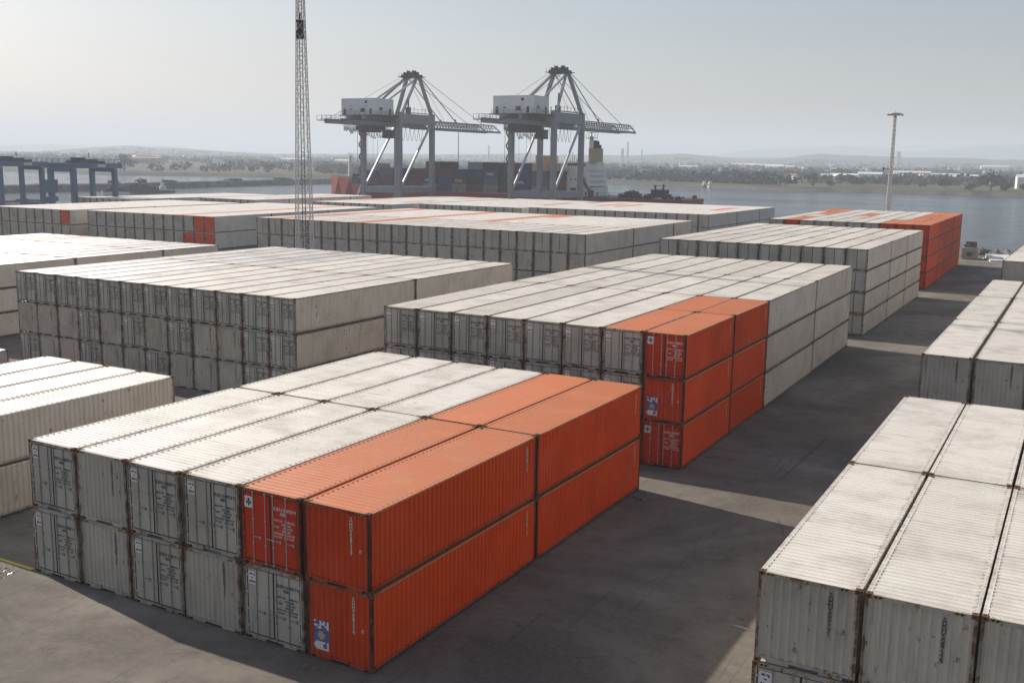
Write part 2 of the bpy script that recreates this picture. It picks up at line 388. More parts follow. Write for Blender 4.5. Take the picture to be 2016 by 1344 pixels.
def door_mesh(dw, dh, mat, right=False):
    b = MB(); b.box(0, dw, -.028, .02, 0, dh, 0)
    if mat != 'orange_door':
        for k in (1, 2, 3, 4): b.box(.10, dw-.06, -.0335, -.0285, dh*k/5-.011, dh*k/5+.011, 0)
    else:
        for k in range(5): b.box(.08, dw-.06, -.036, -.0285, dh*(k+.13)/5, dh*(k+.80)/5, 0)
    for q in range(4): z = dh*(.10+.265*q); b.box(-.06 if not right else dw-.05, .05 if not right else dw+.06, -.048, -.0375, z-.035, z+.035, 0)
    return b.mesh('door', [mat, 'gasket'])
def gasket_mesh(w, H):
    b = MB(); hw = w/2-.155; y0, y1 = -.030, .02
    b.box(-hw, hw, y0, y1, H-.155, H-.1305, 0); b.box(-hw, hw, y0, y1, .1905, .222, 0)
    b.box(-.024, .024, y0, y1, .222, H-.155, 0)
    for s in (-1, 1): a, c = sorted((s*hw, s*(hw-.024))); b.box(a, c, y0, y1, .222, H-.155, 0)
    return b.mesh('door_seal', ['gasket'])
def rod_mesh(dh, mat):
    b = MB(); b.tube((0, 0, -.09), (0, 0, dh+.085), .017, n=6)
    for z in (-.06, .25*dh, .62*dh, dh+.055): b.box(-.04, .04, -.02, .03, z-.025, z+.025, 0)
    return b.mesh('lock_rod', [mat])
def handle_mesh(mat):
    b = MB(); b.box(0, .34, -.022, -.008, -.014, .014); b.box(.27, .33, -.03, .02, -.055, .045); return b.mesh('handle', [mat])
def hinge_mesh(dh, mat):
    b = MB()
    for k in range(4): z = dh*(.10+.265*k); b.box(-.11, .05, -.016, .012, z-.035, z+.035)
    return b.mesh('hinge', [mat])

def emblem_mesh(orange):
    b = MB(); s = .15 if orange else .14; h = s if orange else s*1.25; q13 = 1.3
    pts = []
    for cx, cz, a0 in ((s-.04, h-.04, 0), (-s+.04, h-.04, 90), (-s+.04, -h+.04, 180), (s-.04, -h+.04, 270)):
        for k in range(4): a = R(a0+30*k); pts.append((cx+.04*math.cos(a), -.006, cz+.04*math.sin(a)))
    b.poly(pts, 0)
    def disc(cx, cz, r, m, y=-.009, a0=0, a1=360, ri=0.0):
        n = 12
        for k in range(n):
            a, c = R(a0+(a1-a0)*k/n), R(a0+(a1-a0)*(k+1)/n)
            b.poly([(cx+ri*math.cos(a), y, cz+ri*math.sin(a)), (cx+r*math.cos(a), y, cz+r*math.sin(a)), (cx+r*math.cos(c), y, cz+r*math.sin(c)), (cx+ri*math.cos(c), y, cz+ri*math.sin(c))], m)
    if orange:
        disc(0, .062, .042, 3); disc(-.06, -.005, .034, 3); disc(.062, -.002, .034, 1); disc(0, -.065, .03, 3)
        b.box(-.014, .014, -.010, -.0085, -.10, .10, 3); b.box(-.085, .085, -.010, -.0085, -.04, -.02, 3)
    else:
        disc(-.045, .085, .05, 1, a0=0, a1=180); disc(.05, .085, .045, 2, a0=-60, a1=160); disc(0, .02, .035, 1, a0=180, a1=360)
        for k in range(4): b.box(-.10+.055*k, -.06+.055*k, -.010, -.0085, -.13, -.07, 3 if k < 2 else 2)
    b.v = [(x*q13, y, z*q13) for x, y, z in b.v]
    return b.mesh('emblem', ['decal', 'blue', 'red', 'ink'])
EMB = {True: emblem_mesh(True), False: emblem_mesh(False)}
def poster_mesh():
    b = MB(); w, h = .60, 1.0; rnd = random.Random(3)
    b.box(0, w, -.006, 0, 0, h, 0)
    nx, nz = 8, 14
    for i in range(nx):
        for j in range(nz):
            band = j//5 if j < 10 else 2
            x0, z0 = i*w/nx+.004, j*h/nz+.003
            cc = (i-3.5)**2+((j-6.5)*.8)**2
            if cc < 3.2: mm = 3
            elif 4 <= j <= 9 and cc < 22: mm = 1
            else: mm = 1 if rnd.random() < .33 else (2 if rnd.random() < .12 else 0)
            if mm: b.quad((x0, -.008, z0), (x0+w/nx-.006, -.008, z0), (x0+w/nx-.006, -.008, z0+h/nz-.005), (x0, -.008, z0+h/nz-.005), mm)
    return b.mesh('poster', ['decal', 'blue', 'red', 'tan'])
POSTER = poster_mesh()

CODES = ['SUDU 500517 1', 'SUDU 600307 4', 'SUDU 513281 2', 'SUDU 602917 0', 'SUDU 508733 9']
_proto = {}
def container(colr, door, w, L, H, detail, roof=None, poster=False, tone=0):
    """returns a nested description: [(name, mesh, location, rotz, [children])]"""
    key = (colr, door, round(w, 3), round(L, 3), round(H, 3), detail, roof, poster, tone)
    if key in _proto: return _proto[key]
    parts = []; og = colr == 'orange'; rod = 'galv' if og else 'rod_shaded'; ink = 'ink_white' if og else 'ink'
    dm = 'orange_door' if og else 'door_grey'
    roofmat = {'white': 'white_roof', 'orange': 'orange_roof', 'worn': 'white_roof_worn'}[roof or colr]
    parts.append(('frame', frame_mesh(w, L, H, colr, door, detail >= 3, roofmat), None, 0, []))
    parts.append(('roof', roof_mesh(w, L, H, roofmat), None, 0, []))
    sm = side_mesh(w, L, H, colr, detail == 1)
    code = CODES[tone % len(CODES)]
    vert = '\n'.join(code.replace(' ', ''))
    for rz in (0, math.pi):
        ch = []
        if detail >= 2 and og and rz == 0:
            t1 = text_mesh(vert, .15, ink, 1, 'CENTER', .62); ch.append(('lettering', t1, (w/2-.010, L/2-.75, H-.38), 'side', []))
        parts.append(('side_wall', sm, None, rz, ch))
    em = end_mesh(w, L, H, colr)
    def end_kids():
        ch = []
        if detail >= 2:
            ch.append(('lettering', text_mesh(vert, .17, ink, 1, 'CENTER', .66), (w*.22, -L/2+.017, H-.34), 'front', []))
            ch.append(('lettering', text_mesh('45\nR1', .09, ink, 1, 'CENTER', .8), (w*.36, -L/2+.017, H*.52), 'front', []))
        if poster: ch.append(('poster', POSTER, (-w/2+.26, -L/2+.014, .34), 0, []))
        return ch
    if not door: parts.append(('end_wall', em, None, 0, end_kids()))
    parts.append(('end_wall', em, None, math.pi, []))
    if door:
        dh = H-.155-.222; dw = (w-.31)/2-.05; yd = -L/2+.05
        for s in (0, 1):
            dme = door_mesh(dw, dh, dm, s == 1)
            x0 = -w/2+.155+.022 if s == 0 else .026
            ch = []
            if detail >= 2:
                for k in ((.36, .84) if s == 0 else (.10, .60)):
                    hk = [('handle', handle_mesh(rod), (.02 if k < .9 else -.3, 0, dh*.36), 0, [])] if detail >= 3 else []
                    ch.append(('lock_rod', rod_mesh(dh, rod), (dw*k, -.052, 0), 0, hk))
                if s == 0: ch.append(('emblem', EMB[og], (dw*.185, -.032, dh*.86), 0, []))
                else:
                    ch.append(('lettering', text_mesh(code+'\n        45R1', .158, ink, .9, 'LEFT', .95), (dw*.10, -.0375, dh*.82), 'front', []))
                    body = 'MAX WT   30480 KGS\n             67200 LBS\nTARE       3890 KGS\n              8580 LBS\nPAYLOAD 26590 KGS\nCU.CAP    67.5 CU.M'
                    ch.append(('lettering', text_mesh(body, .098, ink, .95, 'LEFT', 1.12), (dw*.12, -.0375, dh*.66), 'front', []))
            parts.append(('door', dme, (x0, yd, .222), 0, ch))
        parts.append(('door_seal', gasket_mesh(w, H), (0, yd-.01, 0), 0, []))
        if detail >= 3 and not og:
            pm = MB(); pm.box(0, .20, -.003, 0, 0, .24); parts.append(('data_plate', pm.mesh('data_plate', ['galv']), (-w/2+.30, yd-.038, .62), 0, []))
    if detail >= 2:
        for sx in (-1, 1):
            for sy in (-1, 1):
                for z in (.059, H-.059):
                    parts.append(('corner_casting', CAST, (sx*(w/2-.083), sy*(L/2-.089), z), 0, []))
    else:
        b = MB()
        for sx in (-1, 1):
            for sy in (-1, 1):
                for z0, z1 in ((0, .118), (H-.118, H)):
                    x = sorted((sx*w/2, sx*(w/2-.165))); y = sorted((sy*L/2, sy*(L/2-.178))); b.box(*x, *y, z0, z1)
        parts.append(('corner_castings', b.mesh('corner_castings', ['casting']), None, 0, []))
    _proto[key] = parts; return parts

def place(desc, parent):
    for name, me, loc, rot, ch in desc:
        o = obj(name, me, parent, loc)
        if rot == 'front': o.rotation_euler = (math.pi/2, 0, 0)
        elif rot == 'side': o.rotation_euler = (math.pi/2, 0, math.pi/2)
        elif rot: o.rotation_euler = (0, 0, rot)
        if ch: place(ch, o)

ORD = ['zeroth', 'first', 'second', 'third', 'fourth', 'fifth', 'sixth', 'seventh', 'eighth', 'ninth', 'tenth', 'eleventh', 'twelfth', 'thirteenth', 'fourteenth',
       'fifteenth', 'sixteenth', 'seventeenth', 'eighteenth', 'nineteenth', 'twentieth', 'twenty-first', 'twenty-second']
class Block:
    """A stack of containers: (x, y) is its right-front (or left-front) ground corner, columns run along x, rows along y."""
    def __init__(s, x, y, rot, pitch, H, tiers, rows, cols, side, gap, lift=0, offs=None, ygap=.09):
        s.x, s.y, s.rot, s.pitch, s.H, s.tiers, s.rows, s.cols, s.side, s.gap, s.ygap = x, y, rot, pitch, H, tiers, rows, cols, side, gap, ygap
        # column left edges, local x
        if offs: s.left = offs
        else: s.left = [(-cols+i)*pitch if side == 'R' else i*pitch for i in range(cols)]
        s.w = [((s.left[i+1] if i+1 < cols else s.left[i]+pitch)-s.left[i]) for i in range(cols)]
    def world(s, lx, ly):
        c, n = math.cos(s.rot), math.sin(s.rot); return (s.x+lx*c-ly*n, s.y+lx*n+ly*c)
count = {'n': 0}
STUFF = []
def fill(B, name, group, colour, doorf, detail, rows_of=None, need=None, roofs=None, poster=None, stuff=None):
    """colour(col, row, tier), doorf(col, row, tier): col from the left 0.., row 0 = front, tier 0 = ground"""
    rnd = random.Random(name)
    nr = len(B.rows)
    for i in range(B.cols):
        rows = rows_of(i) if rows_of else B.rows
        y0 = 0
        for j, Ln in enumerate(rows):
            last = j == len(rows)-1
            for k in range(B.tiers):
                top = k == B.tiers-1
                if need and not need(i, j, k, last): continue
                if not need and not (top or j == 0 or i == B.cols-1 or i == 0): continue
                w = min(B.w[i], B.pitch+.0)-B.gap; L = Ln-B.ygap; lx = B.left[i]+w/2+B.gap/2; ly = y0+Ln/2
                col = colour(i, j, k); rf = roofs(i, j, k) if roofs else None
                dr = doorf(i, j, k)
                if stuff and stuff(i, j, k):
                    STUFF.append((B, lx, ly, k*B.H, w, L, B.H-.004, col, rf)); continue
                det = detail(i, j, k) if callable(detail) else detail
                jit = (rnd.uniform(-.022, .022), rnd.uniform(-.035, .035)) if det >= 2 else (0, 0)
                x, y = B.world(lx+jit[0], ly+jit[1])
                en = ('door-end' if dr else 'ribbed-end')
                tn = {1: ['lone'], 2: ['bottom', 'top'], 3: ['bottom', 'middle', 'top'], 4: ['bottom', 'second', 'third', 'top']}[B.tiers][k]
                rn = 'front' if j == 0 else ('back' if last else ORD[j+1])
                cn = {'white': 'white', 'orange': 'orange'}.get(col, 'white')
                lab = f"{cn} {en} container, {tn} tier, {ORD[i+1]} column from left, {rn} row, {name}"
                o = thing('shipping_container', lab, 'container', (x, y, k*B.H), B.rot, group)
                place(container(col, dr, w, L, B.H-.004, det, rf, bool(poster and poster(i, j, k)), rnd.randrange(5)), o)
                count['n'] += 1
            y0 += Ln
# ------------------------------------------------------------------ the container stacks
_rr = random.Random(11)
A_DOOR = {(0,1):1,(1,1):0,(2,1):1,(3,1):1,(4,1):1,(5,1):0,(0,0):1,(1,0):0,(2,0):1,(3,0):0,(4,0):1,(5,0):0}
bA = Block(0, 0, 0, 2.729, 2.663, 2, [11.065, 11.10], 6, 'R', .13)
fill(bA, 'nearest stack', 'containers of the nearest stack',
     lambda i, j, k: 'orange' if (i == 5 or (i == 4 and k == 1)) else 'white',
     lambda i, j, k: bool(A_DOOR[(i, k)]) if j == 0 else False, 3, need=lambda i, j, k, l: True,
     poster=lambda i, j, k: i == 5 and j == 0 and k == 0)

bB = Block(.664, 26.25, .010, 2.409, 2.43, 3, [16.33, 14.148, 14.261], 8, 'R', .08)
fill(bB, 'stack right behind nearest', 'containers of the stack behind the nearest one',
     lambda i, j, k: 'orange' if (i == 7 and j < 2) or (i == 6 and j == 1) else 'white',
     lambda i, j, k: (j == 0 and not (i == 7 and k == 1)),
     lambda i, j, k: 2 if (j == 0 or i == 7) else 1,
     rows_of=lambda i: [8.672, 7.658, 14.148, 14.261] if i >= 6 else [16.33, 14.148, 14.261],
     roofs=lambda i, j, k: 'orange' if (i == 6 and j == 0) else None,
     poster=lambda i, j, k: i == 7 and j == 0 and k == 1)

bC = Block(11.377, 2.143, .002, 2.793, 2.625, 2, [12.082, 13.062], 3, 'L', .09)
fill(bC, 'right foreground stack', 'containers of the right foreground stack',
     lambda i, j, k: 'white', lambda i, j, k: j == 0 and k == 0, 3, need=lambda i, j, k, l: True)
bD = Block(10.612, 37.444, -.001, 2.796, 2.826, 2, [15.962, 15.455, 14.555], 3, 'L', .14)
fill(bD, 'second stack along right edge', 'containers of the second right-hand stack',
     lambda i, j, k: 'white', lambda i, j, k: False, 2, need=lambda i, j, k, l: k == 1 or j == 0 or i == 0)
bE = Block(11.2, 86.1, -.02, 2.6, 2.43, 3, [14.7, 14.7, 14.7], 3, 'L', .10)
fill(bE, 'farthest stack along right edge', 'containers of the farthest right-hand stack',
     lambda i, j, k: 'white', lambda i, j, k: False, 1)
bF = Block(-22.704, 1.18, .002, 2.61, 2.341, 2, [12.2], 4, 'R', .12)
fill(bF, 'left foreground stack', 'containers of the left foreground stack',
     lambda i, j, k: 'white', lambda i, j, k: True, 3, need=lambda i, j, k, l: True)
G_D = {}
for i in range(12):
    for k in range(3): G_D[(i, k)] = True if k == 2 else (_rr.random() < .55)
for q in ((0,1),(1,1),(4,1),(6,1),(9,1),(1,0),(2,0),(5,0),(7,0)): G_D[q] = False
bG = Block(-25.713, 26.193, .005, 2.325, 2.378, 3, [13.739, 15.357], 12, 'R', .08,
           offs=[-2.325*(12-q) for q in range(12)])
fill(bG, 'large stack left of centre', 'containers of the large stack left of centre',
     lambda i, j, k: 'white', lambda i, j, k: j == 0 and G_D[(i, k)],
     lambda i, j, k: 2 if (j == 0 or i == 11) else 1,
     roofs=lambda i, j, k: 'worn' if (i < 6 and (i+j) % 2 == 0) or (j == 1 and i < 5) else None)
bH = Block(-64.4, 28.2, .03, 2.40, 2.13, 3, [12.1, 10.9, 8.1], 12, 'R', .09)
fill(bH, 'stack cut by left edge', 'containers of the stack cut by the left edge',
     lambda i, j, k: 'orange' if (i == 3 and j == 2 and k == 2) else 'white', lambda i, j, k: False, 1,
     need=lambda i, j, k, l: k == 2 or i == 11,
     roofs=lambda i, j, k: 'worn' if (i >= 8 and j >= 1) or i % 4 == 1 else None)
bQ = Block(-46.4, 14.6, 0, 2.44, 2.6, 1, [5.6], 3, 'R', .06)
fill(bQ, 'short row at left edge', 'short containers at the left edge', lambda i, j, k: 'white', lambda i, j, k: True, 1)
bK2 = Block(.344, 77.126, -.001, 2.108, 2.085, 4, [12.968, 11.023, 11.685], 10, 'R', .09)
fill(bK2, 'tall white stack beside lane', 'containers of the tall white stack',
     lambda i, j, k: 'white', lambda i, j, k: j == 0, 1,
     need=lambda i, j, k, l: k == 3 or i == 9 or (j == 0 and k >= 2),
     roofs=lambda i, j, k: None)
N_O = {(9, 0), (9, 1), (9, 2), (9, 3), (8, 0), (8, 1), (8, 2), (7, 0), (8, 3), (1, 2), (1, 3), (0, 3), (4, 2)}
bN = Block(-.049, 121.445, .008, 2.138, 2.138, 4, [12.0, 7.0, 10.6, 12.1], 10, 'R', .09)
fill(bN, 'orange-edged stack near water', 'containers of the orange-edged stack near the water',
     lambda i, j, k: 'orange' if (i, j) in N_O or (i == 1 and j == 0) else 'white', lambda i, j, k: j == 0, 1,
     need=lambda i, j, k, l: k == 3 or i == 9)
K_O = {(1, 0), (1, 1), (1, 2), (7, 0), (7, 1), (7, 2), (12, 2), (13, 2), (12, 1)}
bK = Block(-34.567, 88.788, .009, 2.384, 2.471, 3, [15.351, 15.525, 8.205], 22, 'R', .10)
fill(bK, 'wide stack below the cranes', 'containers of the wide stack below the cranes',
     lambda i, j, k: 'orange' if (i, j) in K_O and k == 2 and j > 0 else 'white', lambda i, j, k: j == 0, 1,
     need=lambda i, j, k, l: k == 2 or j == 0 or i == 21,
     roofs=lambda i, j, k: 'orange' if (i, j) in K_O and k == 2 and j == 0 else None,
     stuff=lambda i, j, k: not (k == 2 and j == 0))

def far(name, x, y, rot, pitch, H, tiers, rows, cols, orange=(), p=.05, seed=1, ends=(), strip=()):
    rnd = random.Random(seed); B = Block(x, y, rot, pitch, H, tiers, rows, cols, 'R', .11); oc = {}
    def colr(i, j, k):
        if (i, j, k) in ends: return 'white+'
        if (i, j, k) in orange: return 'orange'
        if j == 0 or k < tiers-1 or i == cols-1: return 'white' if rnd.random() > p*.4 or i == cols-1 else 'orange'
        if (i, j, k) not in oc: oc[(i, j, k)] = 'orange' if rnd.random() < p else 'white'
        return oc[(i, j, k)]
    fill(B, name, '', colr, lambda i, j, k: False, 1, stuff=lambda i, j, k: True, roofs=lambda i, j, k: 'orange' if (i, j) in strip and k == tiers-1 else None)
far('a', -113.6, 106.5, .04, 2.38, 2.85, 2, [15.1, 17.3, 17.3], 13, (), .0, 5, {(12,0,1),(11,0,1),(12,0,0),(11,0,0),(10,0,0)}, {(9,0),(9,1),(9,2)})
far('b', -147.4, 103.6, .03, 2.40, 2.85, 2, [21, 24.8], 9, (), .0, 2, {(8,0,1)})
far('c', -187.5, 152, .0, 2.40, 2.6, 2, [13, 13, 13, 13], 8, (), .02, 3)
far('d', -166.5, 173, .0, 2.40, 2.6, 2, [13, 13, 13, 10], 8, (), .09, 4)
far('e', -127.9, 178, .0, 2.40, 2.6, 2, [13, 15, 15, 15], 10, (), .08, 9)
far('f', -97.6, 187.6, .0, 2.40, 2.6, 2, [17, 17, 17], 12, (), .07, 6)
far('g', -50.6, 182.6, -.008, 2.37, 2.837, 2, [19, 17.3, 12.5], 18, (), .07, 8)
# the far containers: one mesh, ribs and gaps kept, colour by material
b = MB(); MT = {('white', 0): 0, ('white', 1): 1, ('orange', 0): 2, ('orange', 1): 3}
for B, lx, ly, z, w, L, H, colr, rf in STUFF:
    c, s_ = math.cos(B.rot), math.sin(B.rot); i0 = len(b.v)
    wall = 2 if colr == 'orange' else 0; rm = {None: 3 if colr == 'orange' else 1, 'worn': 4, 'orange': 3}[rf]
    hw, hl = w/2, L/2
    b.box(lx-hw+.04, lx+hw-.04, ly-hl+.05, ly+hl-.05, z+.16, z+H-.045, wall)
    b.box(lx-hw+.06, lx+hw-.06, ly-hl+.12, ly+hl-.12, z+.02, z+.159, 5)  # near-black base core paints in the shadow line between tiers
    b.box(lx-hw+.01, lx+hw-.01, ly-hl+.01, ly+hl-.01, z+H-.044, z+H, rm)
    for sx in (-1, 1):
        for sy in (-1, 1):
            xs = sorted((lx+sx*(hw-.002), lx+sx*(hw-.15))); ys = sorted((ly+sy*(hl-.002), ly+sy*(hl-.15)))
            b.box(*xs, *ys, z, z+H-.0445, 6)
    fw = 7 if wall == 0 and colr != 'white+' else 2
    b.box(lx-hw+.16, lx+hw-.16, ly-hl+.04, ly-hl+.0495, z+.2, z+H-.10, fw)
    for k in range(7): b.box(lx-hw+.25+k*(w-.5)/6-.05, lx-hw+.25+k*(w-.5)/6+.05, ly-hl+.018, ly-hl+.039, z+.2, z+H-.10, fw)
    for q in range(i0, len(b.v)):
        x, y, zz = b.v[q]; b.v[q] = (B.x+x*c-y*s_, B.y+x*s_+y*c, zz)
o = obj('distant_containers', b.mesh('distant_containers', ['white', 'white_roof', 'orange', 'orange_roof', 'white_roof_worn', 'under', 'white_post', 'white_end']))
tag(o, 'rows of white and orange shipping containers filling the far side of the yard', 'containers', kind='stuff')

# ------------------------------------------------------------------ ground, quay, water
P0 = [at_depth(-700, 380, 160), at_depth(-80, 380, 300), at_depth(212, 380, 312), at_depth(224, 380, 378)]
edge = [(p.x, p.y) for p in P0] + [(-250, 285.5), (-52, 285.5), (-52, 240), (-16, 196), (2, 186), (30, 183), (120, 170), (160, -80), (60, -140), (-160, -120)]
b = MB(); b.poly([(x, y, 0) for x, y in edge][::-1]); n = len(edge)
for k in range(n):
    (x0, y0), (x1, y1) = edge[k], edge[(k+1) % n]
    b.quad((x0, y0, 0), (x1, y1, 0), (x1, y1, -6), (x0, y0, -6))
me = b.mesh('yard_ground', ['yard']); bm = bmesh.new(); bm.from_mesh(me); bmesh.ops.remove_doubles(bm, verts=bm.verts, dist=.001)
bmesh.ops.recalc_face_normals(bm, faces=bm.faces); bm.to_mesh(me); bm.free()
o = obj('ground', me); tag(o, kind='structure')
b = MB(); n = 64
b.poly([(CAM.x+30000*math.cos(2*math.pi*k/n), CAM.y+30000*math.sin(2*math.pi*k/n), -3.0) for k in range(n)])
tag(obj('water', b.mesh('water', ['water'])), kind='structure')
b = MB(); b.box(-19.4, -16.55, -.03, .12, .004, .007)
tag(obj('yard_marking', b.mesh('yard_marking', ['yellow_line'])), kind='structure')
b = MB(); rnd = random.Random(31)
for k in range(420): 
    x, y = rnd.uniform(-20, -16.75), -.75+rnd.uniform(-.45, .42); s_ = rnd.uniform(.02, .055); b.poly([(x+s_*math.cos(a), y+s_*math.sin(a)*rnd.uniform(.6, 1), .006+rnd.uniform(-.002, .03)*math.sin(a+k)) for a in (0, 1.3, 2.5, 3.7, 5)])
tag(obj('wet_gravel', b.mesh('wet_gravel', ['wet'])), 'glinting wet grit spilled below the yellow line at the left', 'grit', kind='stuff')

# ------------------------------------------------------------------ far shore
def interp(tab, x):
    for (x0, y0), (x1, y1) in zip(tab[:-1], tab[1:]):
        if x <= x1: return y0+(y1-y0)*max(0, (x-x0))/(x1-x0)
    return tab[-1][1]
hor = lambda px: 315+.016*(px-1008)
SHORE = [(-900, 341), (0, 334), (228, 343), (400, 345), (575, 348), (700, 350), (1100, 358), (1350, 366), (1520, 373.5), (1700, 378), (1860, 382.5), (2016, 387), (2900, 400)]
SKY = [(-900, 290), (0, 296), (80, 299), (200, 292), (260, 289), (330, 291), (430, 297), (520, 302), (590, 304), (700, 302), (850, 304), (1000, 303), (1230, 306), (1330, 303), (1400, 309), (1480, 313), (1560, 307), (1590, 304), (1640, 306), (1700, 309), (1850, 312), (1950, 316), (2016, 318), (2900, 326)]
SKY2 = [(-900, 284), (300, 288), (600, 305), (1300, 318), (1450, 296), (1640, 288), (1780, 301), (1900, 291), (2016, 285), (2900, 280)]
def shore_r(px): return 19.1*FPX/(interp(SHORE, px)-hor(px))/math.cos(math.atan((px-1008)/FPX))*1.0
cols = [-500+22*k for k in range(140)]; nr = 90; Rmax = 9800
b = MB()
def land_z(px, r, r0, p):
    t = r-r0
    z = -3.4+min(t/9, 1)*3.6+max(0, min((t-60)/900, 1))*3.5+max(0, min((r-1800)/1500, 1))*6
    z += (noise.noise(Vector((p.x*.004, p.y*.004, 3)))*2.2+noise.noise(Vector((p.x*.02, p.y*.02, 8)))*.6)*min(1, max(0, t/80))
    h1 = 16.1+(hor(px)-interp(SKY, px))*4500/FPX+noise.noise(Vector((px*.02, 0, 1)))*5
    z1 = h1*math.exp(-((r-4500)/1100)**2)
    h2 = 16.1+(hor(px)-interp(SKY2, px))*8600/FPX+noise.noise(Vector((px*.013, 5, 1)))*14
    z2 = max(0, h2)*math.exp(-((r-8600)/900)**2)
    return max(z, z1, z2)
for px in cols:
    d = horiz(px); r0 = shore_r(px)+noise.noise(Vector((px*.031, 2, 2)))*14
    for k in range(nr):
        if k < 6: r = r0+[-12, -4, 3, 9, 16, 30][k]
        else: r = r0+30+(Rmax-r0-30)*((k-5)/(nr-6))**2.2
        p = CAM+d*r; b.v.append((p.x, p.y, land_z(px, r, r0, p) if k > 0 else -4.5))
for i in range(len(cols)-1):
    for k in range(nr-1):
        q = i*nr+k; b.f.append((q, q+nr, q+nr+1, q+1)); b.m.append(0)
me = b.mesh('hills', ['land']); me.polygons.foreach_set('use_smooth', [True]*len(me.polygons))
tag(obj('hills', me), kind='structure')

def crown(b, c, rx, rz, n, s, rnd, lobes=4):
    cs = [(0, 0, 0, 1.0)] + [(rnd.uniform(-.7, .7), rnd.uniform(-.7, .7), rnd.uniform(-.45, .45), rnd.uniform(.45, .7)) for _ in range(lobes)]
    for _ in range(n):
        lx, ly, lz, ls = rnd.choice(cs)
        th, ph = rnd.uniform(0, 2*math.pi), math.acos(rnd.uniform(-1, 1)); rr = ls*rnd.uniform(.55, 1.0)
        p = Vector((c[0]+rx*(lx+rr*math.sin(ph)*math.cos(th)), c[1]+rx*(ly+rr*math.sin(ph)*math.sin(th)), c[2]+rz*(lz+rr*math.cos(ph))))
        a = Vector((rnd.gauss(0, 1), rnd.gauss(0, 1), rnd.gauss(0, 1))).normalized(); e = a.orthogonal().normalized(); g = a.cross(e); q = s*rnd.uniform(.6, 1.3)
        b.quad(tuple(p-e*q-g*q), tuple(p+e*q-g*q), tuple(p+e*q+g*q*.8), tuple(p-e*q+g*q))
b = MB(); rnd = random.Random(21)
for _ in range(6500):
    px = rnd.uniform(-60, 2080); r0 = shore_r(px); u = rnd.random()
    r = r0+40+(u**1.9)*2700
    if px > 1480 and r < r0+190 and rnd.random() < .85: continue        # open meadow along the right-hand bank
    if px < 640 and r < r0+420 and rnd.random() < .9: continue          # fields behind the left-hand bank
    d = horiz(px); p = CAM+d*r; cl = noise.noise(Vector((p.x*.006, p.y*.006, 12)))
    if cl < -.30 or (cl < .0 and rnd.random() < .5): continue
    hgt = rnd.uniform(4, 9)*(1+.5*cl); z = land_z(px, r, r0, p)
    crown(b, (p.x, p.y, z+hgt*.5), hgt*rnd.uniform(.5, .9), hgt*.55, 34 if r < r0+900 else 20, 1.1 if r < r0+900 else 1.7, rnd)
tag(obj('woodland', b.mesh('woodland', ['leaf'])), 'hazy grey-green woodland spread over the far shore', 'woodland', kind='stuff')

def on_shore(px, t):
    d = horiz(px); r0 = shore_r(px); p = CAM+d*(r0+t); return Vector((p.x, p.y, land_z(px, r0+t, r0, p)))
for px, t, h, lab in ((1922, 45, 15, 'big dark round tree on the right-hand far bank'), (1832, 90, 8, 'smaller dark tree left of the big round bank tree'), (1655, 120, 9, 'dark bushy tree beside the long white shed'), (262, 60, 17, 'lone tall hazy tree behind the left channel')):
    c = on_shore(px, t); tt = thing('tree', lab, 'tree', c)
    b = MB(); b.tube((0, 0, -.5), (0, 0, h*.5), h*.035, h*.02)
    for a in range(5): b.tube((0, 0, h*.3), (h*.3*math.cos(a*1.3), h*.3*math.sin(a*1.3), h*.6), h*.015, h*.006, 4)
    obj('trunk', b.mesh('trunk', ['trunk']), tt)
    b = MB(); crown(b, (0, 0, h*.55), h*.55, h*.42, 900, .42, random.Random(px), 7); obj('crown', b.mesh('crown', ['leaf_dark']), tt)

def shed(px, t, w, d_, h, mat, lab, rot=None):
    c = on_shore(px, t); o = thing('warehouse', lab, 'warehouse', c, rot if rot is not None else .2, 'sheds on the far shore')
    b = MB(); b.box(-w/2, w/2, -d_/2, d_/2, -2, h); obj('wall', b.mesh('wall', [mat]), o)
    b = MB(); e = .6; b.poly([(-w/2-e, -d_/2-e, h), (w/2+e, -d_/2-e, h), (w/2+e, 0, h*1.25), (-w/2-e, 0, h*1.25)]); b.poly([(-w/2-e, 0, h*1.25), (w/2+e, 0, h*1.25), (w/2+e, d_/2+e, h), (-w/2-e, d_/2+e, h)])
    b.poly([(-w/2, -d_/2, h), (-w/2, 0, h*1.245), (-w/2, d_/2, h)]); b.poly([(w/2, -d_/2, h), (w/2, d_/2, h), (w/2, 0, h*1.245)])
    obj('roof', b.mesh('roof', [mat]), o)
    b = MB()
    for k in range(max(1, int(w/9))): b.box(-w/2+4+k*9, -w/2+7.5+k*9, -d_/2-.05, -d_/2+.1, 0, min(4, h*.7))
    obj('gate', b.mesh('gate', ['glass']), o)
